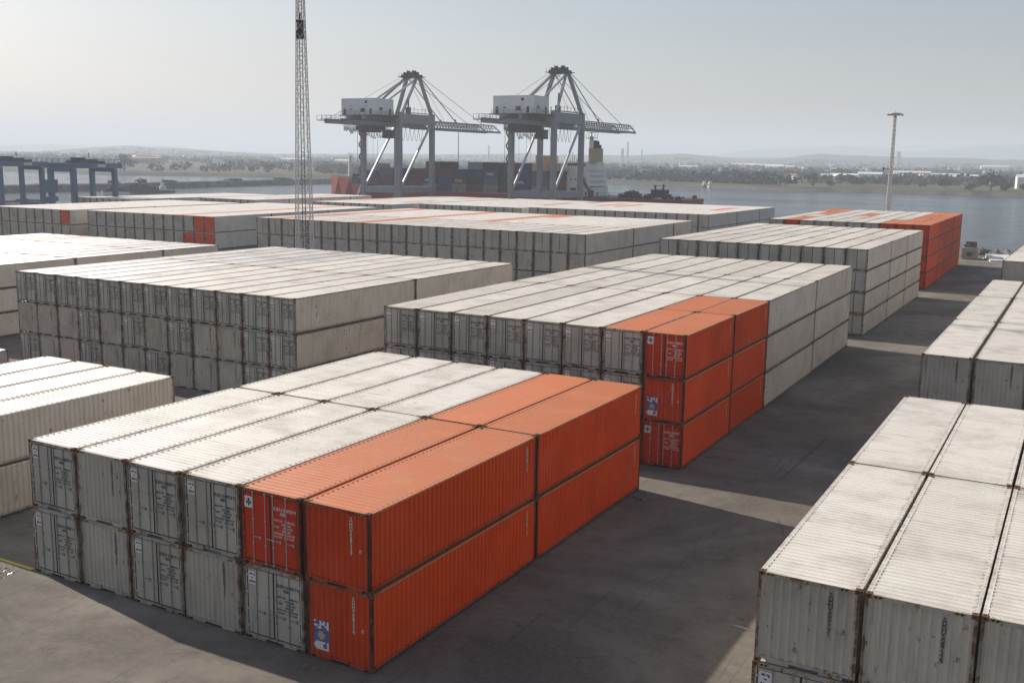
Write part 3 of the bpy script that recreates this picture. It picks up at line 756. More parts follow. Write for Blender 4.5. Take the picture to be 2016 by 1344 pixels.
for a in ((1660, 260, 46, 20, 6, 'bld', 'long white shed on the bank left of the mast'), (1688, 230, 20, 16, 8, 'bld', 'taller white shed beside the long white shed'),
          (1716, 520, 34, 16, 5, 'bld', 'low white shed just left of the lamp mast'), (1768, 560, 42, 18, 7, 'bld', 'bright white shed just right of the lamp mast'),
          (1806, 600, 40, 16, 5, 'bld', 'long low shed right of the bright one'), (1842, 620, 44, 16, 5, 'bld', 'long white shed above the dark round tree'),
          (1856, 420, 36, 14, 5, 'bld', 'narrow white shed in front of the tree line'), (1874, 400, 22, 14, 6, 'bld', 'small white shed left of the round tree'),
          (1486, 1300, 70, 24, 9, 'bld', 'white works building on the hazy slope'), (1514, 1150, 50, 20, 8, 'bld', 'second white works building lower on the slope'),
          (1446, 1700, 60, 20, 9, 'bld', 'far white building below the hill'), (1925, 1900, 60, 24, 12, 'bld', 'lone white building high on the right hillside'),
          (1340, 900, 30, 14, 7, 'bld', 'pale building right of the ship funnel'), (1996, 150, 20, 12, 9, 'bld', 'white gabled boathouse near the right edge'),
          (2010, 190, 26, 12, 7, 'bld2', 'brick boathouse behind the white gable'), (300, 700, 70, 26, 7, 'bld2', 'reddish shed in the left-hand haze'),
          (590, 900, 50, 20, 8, 'bld', 'pale shed behind the lattice mast'), (680, 800, 26, 14, 8, 'bld', 'small white shed left of the first crane')): shed(*a)
def stick(px, r, h, w, lab, cat='chimney', name='chimney'):
    d = horiz(px); p = CAM+d*r; z = land_z(px, r, shore_r(px), p); o = thing(name, lab, cat, (p.x, p.y, z))
    b = MB(); b.tube((0, 0, -1), (0, 0, h), w/2, w/3, 10); obj('shaft', b.mesh('shaft', ['c_grey']), o)
    b = MB(); b.tube((0, 0, h), (0, 0, h+h*.03), w/2.4, w/2.4, 10); obj('cap', b.mesh('cap', ['ship_dark']), o)
stick(1223, 3300, 62, 8, 'tall thin chimney in haze right of the ship funnel'); stick(1213, 3350, 42, 14, 'short thick chimney beside the tall one')
stick(1250, 2900, 42, 4, 'slender hazy chimney farthest right of the three')
stick(958, 2900, 46, 5, 'hazy chimney between the two quay cranes'); stick(1740, 3400, 38, 16, 'hazy block-like chimney left of the lamp mast')
stick(900, 1250, 47, 1.5, 'thin lamp post between the quay cranes', 'lamp post', 'lamp_post')

hm = []
for q, (mw, hh) in enumerate((('bld', 4), ('bld2', 5), ('bld', 6))):
    b = MB(); w_, d_ = 9+3*q, 7; b.box(-w_/2, w_/2, -d_/2, d_/2, -2, hh, 0)
    b.poly([(-w_/2-.4, -d_/2-.4, hh), (w_/2+.4, -d_/2-.4, hh), (w_/2+.4, 0, hh+2), (-w_/2-.4, 0, hh+2)], 1); b.poly([(-w_/2-.4, 0, hh+2), (w_/2+.4, 0, hh+2), (w_/2+.4, d_/2+.4, hh), (-w_/2-.4, d_/2+.4, hh)], 1)
    b.poly([(-w_/2, -d_/2, hh), (-w_/2, 0, hh+2), (-w_/2, d_/2, hh)]); b.poly([(w_/2, -d_/2, hh), (w_/2, d_/2, hh), (w_/2, 0, hh+2)])
    hm.append(b.mesh('house', [mw, ('bld2', 'bld', 'c_grey')[q]]))
rnd = random.Random(77)
for k in range(90):
    px = rnd.uniform(240, 2010) if k % 3 else rnd.uniform(1340, 2010); c = on_shore(px, 160+rnd.random()**1.5*1900)
    o = obj('house', hm[k % 3]); o.location = c+Vector((0, 0, 1.5)); o.rotation_euler = (0, 0, rnd.uniform(0, 3)); tag(o, 'small pale house among the hazy trees on the far shore', 'house', 'small houses scattered on the far shore')

# breakwater across the left channel
b = MB(); near = [(-300, 396), (0, 379), (225, 374), (360, 369.5), (590, 362), (660, 360)]
pts = []
for k in range(60):
    px = -300+k*960/59; row = interp(near, px); D = 19.1*FPX/(row-hor(px)); d = horiz(px); r = D/math.cos(math.atan((px-1008)/FPX))
    a = CAM+d*r; n1 = noise.noise(Vector((k*.9, 0, 0))); top = .35+n1*.35
    prof = [(0, -3.4), (2.5, -1.5+n1*.4), (6, top), (12, top+.25), (26+n1*4, top), (34, -3.4)]
    pts.append([(a.x+d.x*s_, a.y+d.y*s_, z) for s_, z in prof])
for i in range(59):
    for k in range(5): b.quad(pts[i][k], pts[i+1][k], pts[i+1][k+1], pts[i][k+1])
tag(obj('breakwater', b.mesh('breakwater', ['rock'])), 'long dark stone breakwater across the left-hand channel', 'breakwater')
for px, w, h, lab in ((240, 9, 2.6, 'low dark scrub at the left end of the breakwater'), (293, 10, 4, 'twin dark bushes in the middle of the breakwater'), (345, 16, 2.2, 'long flat bush on the breakwater'), (470, 14, 2.4, 'dark bush right along the breakwater'), (560, 16, 2.4, 'flat scrub beside the lattice mast on the breakwater')):
    row = interp(near, px); D = 19.1*FPX/(row-hor(px)); d = horiz(px); c = CAM+d*(D/math.cos(math.atan((px-1008)/FPX))+14)
    b = MB(); crown(b, (0, 0, h*.25), w/2.6, h*.38, 150, .4, random.Random(px)); o = obj('bush', b.mesh('bush', ['leaf_dark'])); o.location = (c.x, c.y, .3); tag(o, lab, 'bush', 'bushes on the breakwater')
# ------------------------------------------------------------------ ship-to-shore cranes
def quay_crane(x, y, label):
    t = thing('quay_crane', label, 'crane', (x, y, 0), 0, 'ship-to-shore cranes on the quay')
    WX, WY, ZT = 14.9, 19.5, 27.8
    for ix in (0, 1):
        for iy in (0, 1):
            b = MB(); X, Y = ix*WX, iy*WY; top = ZT+(3.4 if ix or iy else .5)
            b.beam((X, Y, 2.2), (X, Y, top), 1.45, 1.6)
            b.box(X-.9, X+.9, Y-.9, Y+.9, 1.8, 3.2)
            obj('leg', b.mesh('leg', ['crane']), t)
            b = MB()
            for k in range(4): b.box(X-3+k*1.6, X-1.9+k*1.6, Y-.45, Y+.45, .02, 1.1)
            b.box(X-3.2, X+3.2, Y-.35, Y+.35, 1.0, 1.82); obj('bogie', b.mesh('bogie', ['crane_dark']), t)
    for iy in (0, 1):                                                      # sill beams and portal beams along the quay
        b = MB(); b.beam((.7, iy*WY, 5.6), (WX-.7, iy*WY, 5.6), 1.2, 1.9); obj('sill_beam', b.mesh('sill_beam', ['crane']), t)
        b = MB(); b.beam((.7, iy*WY, ZT+1.2), (WX-.7, iy*WY, ZT+1.2), 1.3, 2.4); obj('portal_beam', b.mesh('portal_beam', ['crane']), t)
    for ix in (0, 1):
        b = MB(); b.beam((ix*WX, .7, 5.6), (ix*WX, WY-.7, 5.6), 1.1, 1.9); obj('sill_beam', b.mesh('sill_beam', ['crane']), t)
        b = MB(); b.beam((ix*WX, .7, ZT+1.4), (ix*WX, WY-.7, ZT+1.4), 1.2, 3.2); b.beam((ix*WX, .7, ZT+3.4), (ix*WX, WY-.7, ZT+3.4), 1.8, .18)
        obj('side_beam', b.mesh('side_beam', ['crane']), t)
        b = MB(); b.tube((ix*WX, .9, 6.6), (ix*WX, WY-1.2, ZT-.6), .42, n=8); obj('brace', b.mesh('brace', ['crane_light']), t)
    gx = (WX/2-3.2, WX/2+3.2)
    for g in gx:                                                           # twin girders over the yard side
        b = MB(); b.beam((g, -25, 27.4), (g, WY+2, 27.4), 1.0, 1.5); b.beam((g, -14, 28.9), (g, WY+2, 28.9), 1.2, 1.3)
        obj('girder', b.mesh('girder', ['crane']), t)
    b = MB()
    for k in range(7): b.beam((gx[0], -24.5+k*6.5, 27.6), (gx[1], -24.5+k*6.5, 27.6), .4)
    obj('cross_beam', b.mesh('cross_beam', ['crane']), t)
    b = MB(); y0, y1 = WY+2, 74.5                                            # lattice boom over the water
    for g in gx:
        b.beam((g, y0, 26.7), (g, y1, 26.7), .55, .7); b.beam((g, y0, 29.2), (g, y1-6, 29.2), .35)
        b.beam((g, y1-6, 29.2), (g, y1, 26.9), .3)
        n = 24; st = (y1-6-y0)/n
        for k in range(n):
            b.beam((g, y0+k*st, 26.8), (g, y0+(k+.5)*st, 29.2), .16); b.beam((g, y0+(k+.5)*st, 29.2), (g, y0+(k+1)*st, 26.8), .16)
    for k in range(11): b.beam((gx[0], y0+2+k*5, 26.7), (gx[1], y0+2+k*5, 26.7), .35)
    obj('boom', b.mesh('boom', ['crane']), t)
    b = MB()                                                               # walkway and railings
    for g in (gx[0]-1.2, gx[1]+1.2):
        b.box(g-.45, g+.45, -26, WY+50, 27.9, 28.0)
        for k in range(48): b.beam((g+.4, -25.6+k*2, 28), (g+.4, -25.6+k*2, 29.1), .07)
        for z in (28.55, 29.1): b.beam((g+.4, -26, z), (g+.4, WY+50, z), .07)
    b.box(gx[0]-1.6, gx[1]+1.6, -27.5, -25, 27.4, 27.6)
    for k in range(6): b.beam((gx[0]-1.5+k*1.9, -27.4, 27.6), (gx[0]-1.5+k*1.9, -27.4, 29), .09)
    b.beam((gx[0]-1.6, -27.4, 29), (gx[1]+1.6, -27.4, 29), .09)
    obj('walkway', b.mesh('walkway', ['crane_dark']), t)
    apex_y, az_ = 18.0, 44.0
    for g, sx in ((gx[0], 0), (gx[1], 1)):
        X = sx*WX; ax = WX/2+(-2.5 if sx == 0 else 2.5)
        b = MB(); b.beam((X, WY-.3, ZT+3), (ax, apex_y+.8, az_), .95, 1.05); obj('apex_leg', b.mesh('apex_leg', ['crane']), t)
        b = MB(); b.beam((X, 1.5, ZT+3), (ax, apex_y-.6, az_-.5), .7, .8); obj('apex_leg', b.mesh('apex_leg', ['crane']), t)
        b = MB(); b.tube((g+(3.0 if sx == 0 else 2.2), -3, 35), (ax, apex_y-.6, az_-.6), .34, n=8); obj('back_tie', b.mesh('back_tie', ['crane_light']), t)
        b = MB(); b.beam((g, 42, 29.2), (ax, apex_y+.9, az_+.2), .2, .3); b.beam((g, 42, 29.2), (g, 41, 30.4), .4)
        b.tube((g, 61, 29.3), (ax, apex_y+1.0, az_+.5), .09, n=4); b.tube((g, -23, 28.4), (ax, apex_y-1, az_+.4), .07, n=4); b.tube((g, 34, 29.3), (ax, apex_y+1, az_+.1), .06, n=4)
        obj('stay', b.mesh('stay', ['crane']), t)
    b = MB(); b.box(WX/2-3.0, WX/2+3.0, apex_y-2.2, apex_y+2.2, az_-.4, az_+.7)
    for k in range(5): b.box(WX/2-2.6+k*1.2, WX/2-1.9+k*1.2, apex_y-1.5+.4*(k % 3), apex_y+.2, az_+.7, az_+1.5+.5*(k % 2))
    for k in range(7): b.beam((WX/2-3.6+k*1.2, apex_y-2.6, az_+.1), (WX/2-3.6+k*1.2, apex_y-2.6, az_+1.3), .08)
    b.box(WX/2-3.9, WX/2+3.9, apex_y-3.0, apex_y+3.0, az_-.1, az_+.06)
    b.beam((WX/2-2, apex_y, az_+.5), (WX/2-2, apex_y, az_+2.6), .12); b.beam((WX/2+1.6, apex_y, az_+.5), (WX/2+1.6, apex_y, az_+2.2), .1)
    obj('apex_platform', b.mesh('apex_platform', ['crane_dark']), t)
    b = MB(); hx0, hx1, hy0, hy1, hz0, hz1 = .3, WX-.9, -12.0, -2.0, 29.8, 34.9
    b.box(hx0, hx1, hy0, hy1, hz0, hz1)
    for k in range(5): b.box(hx0+1+k*2.9, hx0+1.1+k*2.9, hy0-.05, hy0+.02, hz0, hz1)
    b.box(hx0-.1, hx1+.12, hy0-.1, hy1+.1, hz1, hz1+.14)
    hs_ = obj('machinery_house', b.mesh('machinery_house', ['house']), t)
    b = MB()
    for yy, zz, ww, hh in ((-9, hz0+1.5, 1.6, .9), (-4, hz0+.1, 1.1, 2.1)):
        b.box(hx1+.061, hx1+.10, yy-ww/2, yy+ww/2, zz, zz+hh)
    for xx, zz, ww, hh in ((.9, .1, .9, 1.9), (3.4, 1.6, 1.2, .3), (7.8, .9, 1.7, 1.2), (9.6, 3.7, .9, .8), (11.5, .2, .8, 1.8)): b.box(hx0+xx, hx0+xx+ww, hy0-.09, hy0-.06, hz0+zz, hz0+zz+hh)
    obj('opening', b.mesh('opening', ['glass']), hs_)
    b = MB(); b.box(hx0-.6, hx1+1.5, hy0-.8, hy1+1.2, hz0-.25, hz0)           # deck round the house
    for k in range(8): b.beam((hx0+k*2, hy0-.7, hz0), (hx0+k*2, hy0-.7, hz0+1.1), .07)
    for k in range(6): b.beam((hx1+1.4, hy0-.6+k*2, hz0), (hx1+1.4, hy0-.6+k*2, hz0+1.1), .07)
    b.beam((hx0-.5, hy0-.7, hz0+1.1), (hx1+1.4, hy0-.7, hz0+1.1), .07)
    for z in (.55, 1.1): b.beam((hx1+1.4, hy0-.6, hz0+z), (hx1+1.4, hy1+1, hz0+z), .07)
    obj('deck', b.mesh('deck', ['crane_dark']), t)
    b = MB(); rn = random.Random(4)                                         # festoon cables hanging under the girders
    for k in range(34):
        yy = -25+k*.55+(k > 14)*.3*(k-14); dep = rn.uniform(2.0, 3.4) if k < 14 else rn.uniform(3.2, 4.6); wd = .3 if k < 14 else .8
        g = gx[1]+1.0; pts = [(g, yy+wd*(a/6-.5)*2, 26.6-dep*math.sin(math.pi*a/6)) for a in range(7)]; b.path(pts, .07, 4)
    obj('festoon', b.mesh('festoon', ['crane_dark']), t); b = MB()
    for k in range(6):
        yy = 3+k*2.6; pts = [(gx[1]+1, yy+2.6*a/8, 26.6-4.6*math.sin(math.pi*a/8)) for a in range(9)]; b.path(pts, .06, 4)
    obj('festoon', b.mesh('festoon', ['crane_dark']), t)
    b = MB(); b.box(gx[0]-.5, gx[1]+.8, -9, -3, 25.2, 26.5); b.box(gx[0], gx[1], -8, -4, 24.4, 25.2)
    for k in range(4): b.tube((gx[0]+1+(k % 2)*4, -7+(k//2)*2.5, 14 if x < -150 else 12), (gx[0]+1+(k % 2)*4, -7+(k//2)*2.5, 25), .04, n=4)
    obj('trolley', b.mesh('trolley', ['crane_dark']), t)
    b = MB(); b.box(gx[1]-1, gx[1]+2, -2.4, .6, 22.6, 25.2); b.box(gx[1]-1.1, gx[1]+2.1, -2.5, .7, 25.2, 25.4); cb = obj('cabin', b.mesh('cabin', ['crane_dark']), t)
    b = MB(); b.box(gx[1]+2.0, gx[1]+2.05, -2.1, .3, 23.2, 24.8); obj('pane', b.mesh('pane', ['glass']), cb)
    b = MB(); g = -1.3                                                     # stair tower zigzag on the landside leg
    z = 6.5; k = 0
    while z < 27: b.beam((g, -.9 if k % 2 else 1.1, z), (g, 1.1 if k % 2 else -.9, z+2.0), .18, .5); z += 2.0; k += 1
    b.beam((g-.4, 1.2, 6.5), (g-.4, 1.2, 27.5), .1); b.beam((g-.4, -1, 6.5), (g-.4, -1, 27.5), .1)
    obj('stair', b.mesh('stair', ['crane_dark']), t)
    b = MB(); X = WX/2+2                                                    # hoist gear on the portal
    b.beam((X, 12.6, ZT+3), (X+.3, 13, ZT+9.5), .35); b.box(X-.6, X+.7, 12.2, 13.6, ZT+3, ZT+5.6); b.beam((X, 13.5, ZT+3), (X, 13.2, ZT+8), .2)
    for k in range(9): b.beam((2+k*1.4, 1.0, ZT+2.4), (2+k*1.4, 1.0, ZT+3.6+(k % 3)*.5), .22)
    for k in range(7): b.beam((WX+.7, 3+k*2.3, ZT+3.4), (WX+.7, 3+k*2.3, ZT+4.6+(k % 3)*.4), .1)
    b.beam((WX+.7, 3, ZT+4.6), (WX+.7, 17, ZT+4.6), .08)
    obj('hoist_gear', b.mesh('hoist_gear', ['crane_dark']), t)
    return t
quay_crane(-200.0, 262, 'grey quay crane on the left with its boom reaching behind the other')
quay_crane(-142.4, 262, 'taller-looking grey quay crane on the right beside the ship bridge')

# ------------------------------------------------------------------ the ship
YS = 287.6; BM = 26
t = thing('container_ship', 'red-hulled container ship with cream bridge moored behind the quay cranes', 'ship', (-170, YS+BM/2, -3.0))
T = Vector((-170, YS+BM/2, -3.0))
b = MB(); st = [(-95.5, 0, 7.4), (-100, .86, 7.4), (-120, 1, 7.4), (-205, 1, 7.8), (-214, .96, 8.0), (-222, .86, 9.6), (-230, .62, 11.4), (-238, .34, 11.9), (-245, .05, 12.2)]
rings = []
for x, wv, z in st:
    h = BM/2*max(wv, .02 if x > -200 else wv); h2 = h*(.55 if x < -212 else (.8 if x > -99 else .96))
    if x == -95.5: h = BM/2*.80; h2 = h*.7
    rings.append([(x-T.x, -h, z), (x-T.x, -h2, 1.5), (x-T.x, -h2*.9, -2), (x-T.x, h2*.9, -2), (x-T.x, h2, 1.5), (x-T.x, h, z)])
for r0, r1 in zip(rings[:-1], rings[1:]):
    for k in range(5): b.quad(r0[k], r1[k], r1[k+1], r0[k+1])
    b.quad(r0[5], r1[5], r1[0], r0[0], 1)
b.poly(rings[0][::-1]); b.poly(rings[-1])
obj('hull', b.mesh('hull', ['hull', 'ship_dark']), t)
b = MB(); y0 = -BM/2-.05
for k in range(26): b.box(-34+k*4.2, -33.7+k*4.2, y0-.05, y0+.1, 7.9, 9.1)
b.beam((-34, y0, 9.1), (74, y0, 9.1), .1); b.beam((-34, y0, 8.5), (74, y0, 8.5), .08); obj('railing', b.mesh('railing', ['ship_dark']), t)
b = MB()                                                                   # accommodation block
x0, x1 = 33.0, 49.5
b.box(x0, x0+12.9, -11.5, 11.5, 7.6, 14.2); b.box(x0+.3, x0+12.4, -10.8, 10.8, 14.2, 16.4); b.box(x0+.6, x0+11.8, -10.0, 10.0, 16.4, 18.5); b.box(x0+12.9, x0+14.6, -10, 10, 7.6, 10.5)
for k in range(3): b.box(x0-.35, x0-.001, -12, 12, 9.6+k*2.2, 9.75+k*2.2)
b.box(x0-.4, x0+3.0, -14.0, 14.0, 16.2, 16.399); b.box(x0-.2, x0+2.6, -13.9, -12.4, 16.4, 17.4)
for k in range(4): b.box(x0+12.91, x0+15.4-k*.5, -9, 9, 10.8+k*1.7, 10.95+k*1.7)
br_ = obj('bridge', b.mesh('bridge', ['ship_white']), t)
b = MB()
for k in range(5): b.box(x0+1.5+k*2.4, x0+2.0+k*2.4, -11.56, -11.5, 12.6, 13.2)
for j in range(3):
    for k in range(7): b.box(x0-.06, x0, -10+k*2.9, -9.2+k*2.9, 8.6+j*2.2, 9.2+j*2.2)
b.box(x0+.54, x0+.6, -9.5, 9.5, 17.1, 18.0); b.box(x0+1.2, x0+11, -10.06, -10, 17.2, 17.9); b.box(x0+4, x0+7.0, -11.58, -11.5, 8.6, 10.2); obj('window', b.mesh('window', ['glass']), br_)
b = MB(); b.box(x0+7.8, x0+11.9, -7.0, 1, 18.5, 22.8); fn = obj('funnel', b.mesh('funnel', ['ship_yellow']), t)
b = MB(); b.box(x0+10.6, x0+11.85, -6.5, -1, 22.8, 23.9); b.tube((x0+10.5, -5, 22.8), (x0+10.5, -5, 25.3), .75, .7, 10); b.tube((x0+11.0, -3, 22.8), (x0+11.0, -3, 25.0), .7, .6, 10)
obj('exhaust', b.mesh('exhaust', ['ship_dark']), fn)
b = MB(); b.box(x0+7.8, x0+9.9, -6.5, -.5, 22.801, 25.3); obj('casing', b.mesh('casing', ['ship_white']), fn)
b = MB(); mx = x0+5.2; b.tube((mx, -2, 18.5), (mx, -2, 30.5), .4, .15, 6, 1); b.beam((mx-2.2, -2, 26.8), (mx+2.2, -2, 26.8), .18); b.beam((mx-1.6, -2, 28.6), (mx+2.6, -2, 28.6), .14)
b.box(mx-.5, mx+.5, -2.5, -1.5, 26.0, 27.4, 1)
for q in (-2.1, -1.1, 1.2, 2.1): b.beam((mx+q, -2, 26.8), (mx+q, -2, 28.2), .1)
for k in range(7): b.beam((x0+.6+k*.6, -8.5+k*.4, 18.5), (x0+.6+k*.6, -8.5+k*.4, 20+(k*5 % 3)), .12)
obj('mast', b.mesh('mast', ['ship_dark', 'ship_yellow']), t)
b = MB(); b.beam((x0+10.2, -12.3, 13.0), (x0+15.4, -12.6, 8.6), .7, 1.0); b.box(x0+9.6, x0+11.2, -13.0, -11.6, 12.2, 13.6); b.box(x0+14.0, x0+16.4, -13.0, -11.6, 7.6, 9.6)
obj('lifeboat_ramp', b.mesh('lifeboat_ramp', ['c_brown']), t)
b = MB(); rn = random.Random(8)
for k in range(30):
    xx = rn.uniform(50, 72); hh = rn.uniform(.5, 2.4) if xx < 57 else rn.uniform(.3, 1.1); yy = rn.uniform(-11, 8); b.box(xx, xx+rn.uniform(.4, 1.8), yy, yy+1.2, 7.4, 7.5+hh)
for k in range(26):
    xx = rn.uniform(-44, -66); yy = rn.uniform(-5, 5); b.box(xx, xx+rn.uniform(.4, 1.2), yy, yy+1, 11, 12+rn.uniform(0, 1))
obj('deck_gear', b.mesh('deck_gear', ['ship_dark']), t)
b = MB(); b.tube((-66, 0, 12), (-66, 0, 20), .9, .5, 8); b.beam((-67.2, 0, 19), (-64.8, 0, 19), .12)
for q in (-1.5, -.4, .8, 1.5): b.beam((-66+q, 0, 19), (-66+q, 0, 21.5-abs(q)), .2)
obj('foremast', b.mesh('foremast', ['ship_white']), t)
b = MB(); b.tube((-56, -12, 2), (-48, -13.6, 10.6), .18, n=5); b.tube((-53.5, -12.6, 3), (-51, -12.6, 10), .22, n=5); b.tube((-48.5, -13, 3), (-51, -12.6, 10), .22, n=5)
obj('gangway', b.mesh('gangway', ['ship_white']), t)

for o_ in (br_, fn, [q for q in bpy.data.objects if q.name == 'lifeboat_ramp'][0]):
    o_.scale = (.70, .66, 1.04); o_.location = (x0*.30-.8, -3.2, -.3)
fn.location.x += 2.3
cargo = {}
for cn in ('c_navy', 'c_brown', 'c_teal', 'c_red', 'c_grey', 'c_black', 'tan'):
    b = MB(); L_, w_, h_ = 6.06, 2.42, 2.56
    b.corr((-L_/2+.12, -w_/2+.02, .18), (1, 0, 0), (0, 0, 1), (0, -1, 0), L_-.24, h_-.28, .4, .04)
    b.box(-L_/2, L_/2, -w_/2+.001, w_/2, h_-.1, h_); b.box(-L_/2, L_/2, -w_/2+.001, w_/2, 0, .18)
    b.box(-L_/2+.02, L_/2-.02, -w_/2+.08, w_/2-.02, .181, h_-.101)
    for s_ in (-1, 1): xs = sorted((s_*L_/2, s_*(L_/2-.12))); b.box(*xs, -w_/2, -w_/2+.1, .18, h_-.1)
    cargo[cn] = b.mesh('body', [cn])
rn = random.Random(12); cnm = {'c_navy': 'navy', 'c_brown': 'brown', 'c_teal': 'pale teal', 'c_red': 'red', 'c_grey': 'grey', 'c_black': 'near-black', 'tan': 'tan'}
heights = [1, 2, 3, 3, 2, 3, 3, 3, 4, 4, 3, 3, 4, 3]
pool = ['c_navy', 'c_navy', 'c_brown', 'c_black', 'c_red', 'c_navy', 'c_brown', 'c_teal', 'c_grey']
for i, nh in enumerate(heights):
    bx = -52.5+i*6.22+(i//2)*.35; zb = 9.4 if i < 2 else 7.9
    for j in range(0, 3):
        top = nh+(rn.choice((0, 0, 1)) if j else 0)
        for k in range(top):
            cn = rn.choice(pool) if not (i in (12, 13) and k >= 3) else 'tan'
            if j and k < nh-1: continue
            lab = f"{cnm[cn]} cargo container on ship, {['lowest','second','third','fourth','fifth'][k]} layer, {ORD[i+1]} bay from bow, {['near','second','third'][j]} row"
            o = thing('cargo_container', lab, 'cargo', (T.x+bx, YS+1.6+j*2.5, T.z+zb+k*2.58), 0, 'cargo stacked on the ship deck'); obj('body', cargo[cn], o)
            if j == 0 and (i, k) in ((5, 1), (7, 1), (9, 2), (11, 1)):
                w_ = obj('lettering', text_mesh({(5,1):'UES',(7,1):'CSNV',(9,2):'TAEX',(11,1):'NYL'}[(i, k)], 1.3, 'ink_white'), o, (-1.9, -1.215, .7)); w_.rotation_euler = (math.pi/2, 0, 0)

# tug behind the stern
t = thing('tugboat', 'dark tugboat with a white waistline lying off the ship stern', 'tugboat', (-115.5, 318, -3))
b = MB(); pr = [(-13, 0), (-10, 3.2), (-4, 4.2), (8, 4.2), (11, 3.2), (12.5, 0)]
top = [(x, -y, 4.6 if x < 0 else 3.4) for x, y in pr]+[(x, y, 4.6 if x < 0 else 3.4) for x, y in pr[::-1][1:-1]]
bot = [(x*.92, y*.85, -1) for x, y, z in top]
for k in range(len(top)): b.quad(bot[k], bot[(k+1) % len(top)], top[(k+1) % len(top)], top[k])
b.poly(top); obj('hull', b.mesh('hull', ['ship_dark']), t)
b = MB(); b.box(-9, 12, -4.3, 4.3, 3.0, 6.4); obj('bulwark', b.mesh('bulwark', ['ship_white']), t)
b = MB(); b.box(-4, 8, -3, 3, 6.4, 11.2); b.box(-2, 6.5, -2.6, 2.6, 11.2, 13.2); b.box(-6, -4, -2.5, 2.5, 6.4, 8.2)
wh = obj('wheelhouse', b.mesh('wheelhouse', ['ship_dark']), t)
b = MB()
for k in range(5): b.box(-1.6+k*1.6, -.6+k*1.6, -2.66, -2.6, 11.8, 12.7)
for k in range(4): b.box(-3.2+k*2.8, -2.2+k*2.8, -3.06, -3, 8.4, 9.3)
obj('window', b.mesh('window', ['glass']), wh)
b = MB(); b.tube((-.5, 0, 13.2), (-.5, 0, 15.4), .7, .6, 8); b.tube((4.2, 0, 13.2), (4.2, 0, 15.8), .6, .5, 8); b.beam((-2, 0, 15), (6, 0, 15.1), .2); obj('funnel', b.mesh('funnel', ['ship_dark']), t)
b = MB()
for k in range(8): b.box(8+k*.9, 8.6+k*.9, -3+k % 3, -1.5+k % 3, 6.4, 7.4+(k % 3)*.6)
obj('winch', b.mesh('winch', ['ship_dark']), t)
t.scale = (.64, .64, .74)

# ------------------------------------------------------------------ blue rubber-tyred gantries
def gantry(x, y, label):
    t = thing('gantry_crane', label, 'crane', (x, y, 0), .0, 'blue yard gantry cranes'); ZT = 12.3; SY = 12.5; BX_ = 8.6
    for ix in (0, 1):
        for iy in (0, 1):
            b = MB(); X, Y = ix*BX_, iy*SY; b.beam((X, Y, 1.6), (X, Y, ZT), 1.15 if iy else 1.35, 1.0); b.box(X-.7, X+.7, Y-.6, Y+.6, 1.2, 2.4)
            obj('leg', b.mesh('leg', ['navy']), t)
            b = MB()
            for q in (-1, 1): b.tube((X+q*.9-.3 if False else X+q*.95, Y-.3, .75), (X+q*.95, Y+.3, .75), .75, .75, 14)
            obj('wheel', b.mesh('wheel', ['gasket']), t)
    for iy in (0, 1):
        b = MB(); b.beam((-.5, iy*SY, 2.2), (BX_+.5, iy*SY, 2.2), .8, 1.0); b.beam((.5, iy*SY, ZT-.3), (BX_-.5, iy*SY, ZT-.3), .9, 1.1); obj('cross_beam', b.mesh('cross_beam', ['navy']), t)
    for ix in (0, 1):
        b = MB(); b.beam((ix*BX_, -1.6, ZT+.7), (ix*BX_, SY+2, ZT+.7), 1.1, 1.25)
        for k in range(12): b.beam((ix*BX_+.6, -1.4+k*1.7, ZT+1.3), (ix*BX_+.6, -1.4+k*1.7, ZT+2.3), .09)
        b.beam((ix*BX_+.6, -1.4, ZT+2.3), (ix*BX_+.6, SY+1.8, ZT+2.3), .08); obj('girder', b.mesh('girder', ['navy']), t)
        b = MB(); b.box(ix*BX_-.60, ix*BX_-.556, SY*.55, SY*.75, ZT+.35, ZT+1.1); b.box(ix*BX_+.556, ix*BX_+.60, SY*.55, SY*.75, ZT+.35, ZT+1.1); obj('sign_board', b.mesh('sign_board', ['galv']), t)
    b = MB(); b.box(-.4, BX_+.4, 5, 9.5, ZT+1.35, ZT+1.9); b.box(1, 3.4, 5.4, 8, ZT+1.9, ZT+2.7); b.box(5, 7.2, 6, 8.6, ZT+1.9, ZT+2.3); b.beam((6, 7, ZT+2.7), (6, 7, ZT+4), .15)
    obj('trolley', b.mesh('trolley', ['crane_dark']), t)
    b = MB(); b.box(-1.1, 1.0, -1.4, 1.2, 6.2, 9.4); b.box(-.9, .9, -1.5, 1.1, 4.0, 5.2); obj('engine_box', b.mesh('engine_box', ['navy']), t)
    b = MB(); b.beam((-.9, .8, 1.4), (-.9, .8, ZT), .12); b.beam((-.9, .3, 1.4), (-.9, .3, ZT), .12)
    for k in range(24): b.beam((-.9, .3, 1.8+k*.47), (-.9, .8, 1.8+k*.47), .06)
    obj('ladder', b.mesh('ladder', ['galv']), t)
q = at_depth(102, 380, 262)
gantry(q.x, q.y, 'dark blue yard gantry crane standing clear of the left edge')
gantry(q.x-29, q.y, 'dark blue yard gantry crane cut off by the left edge')

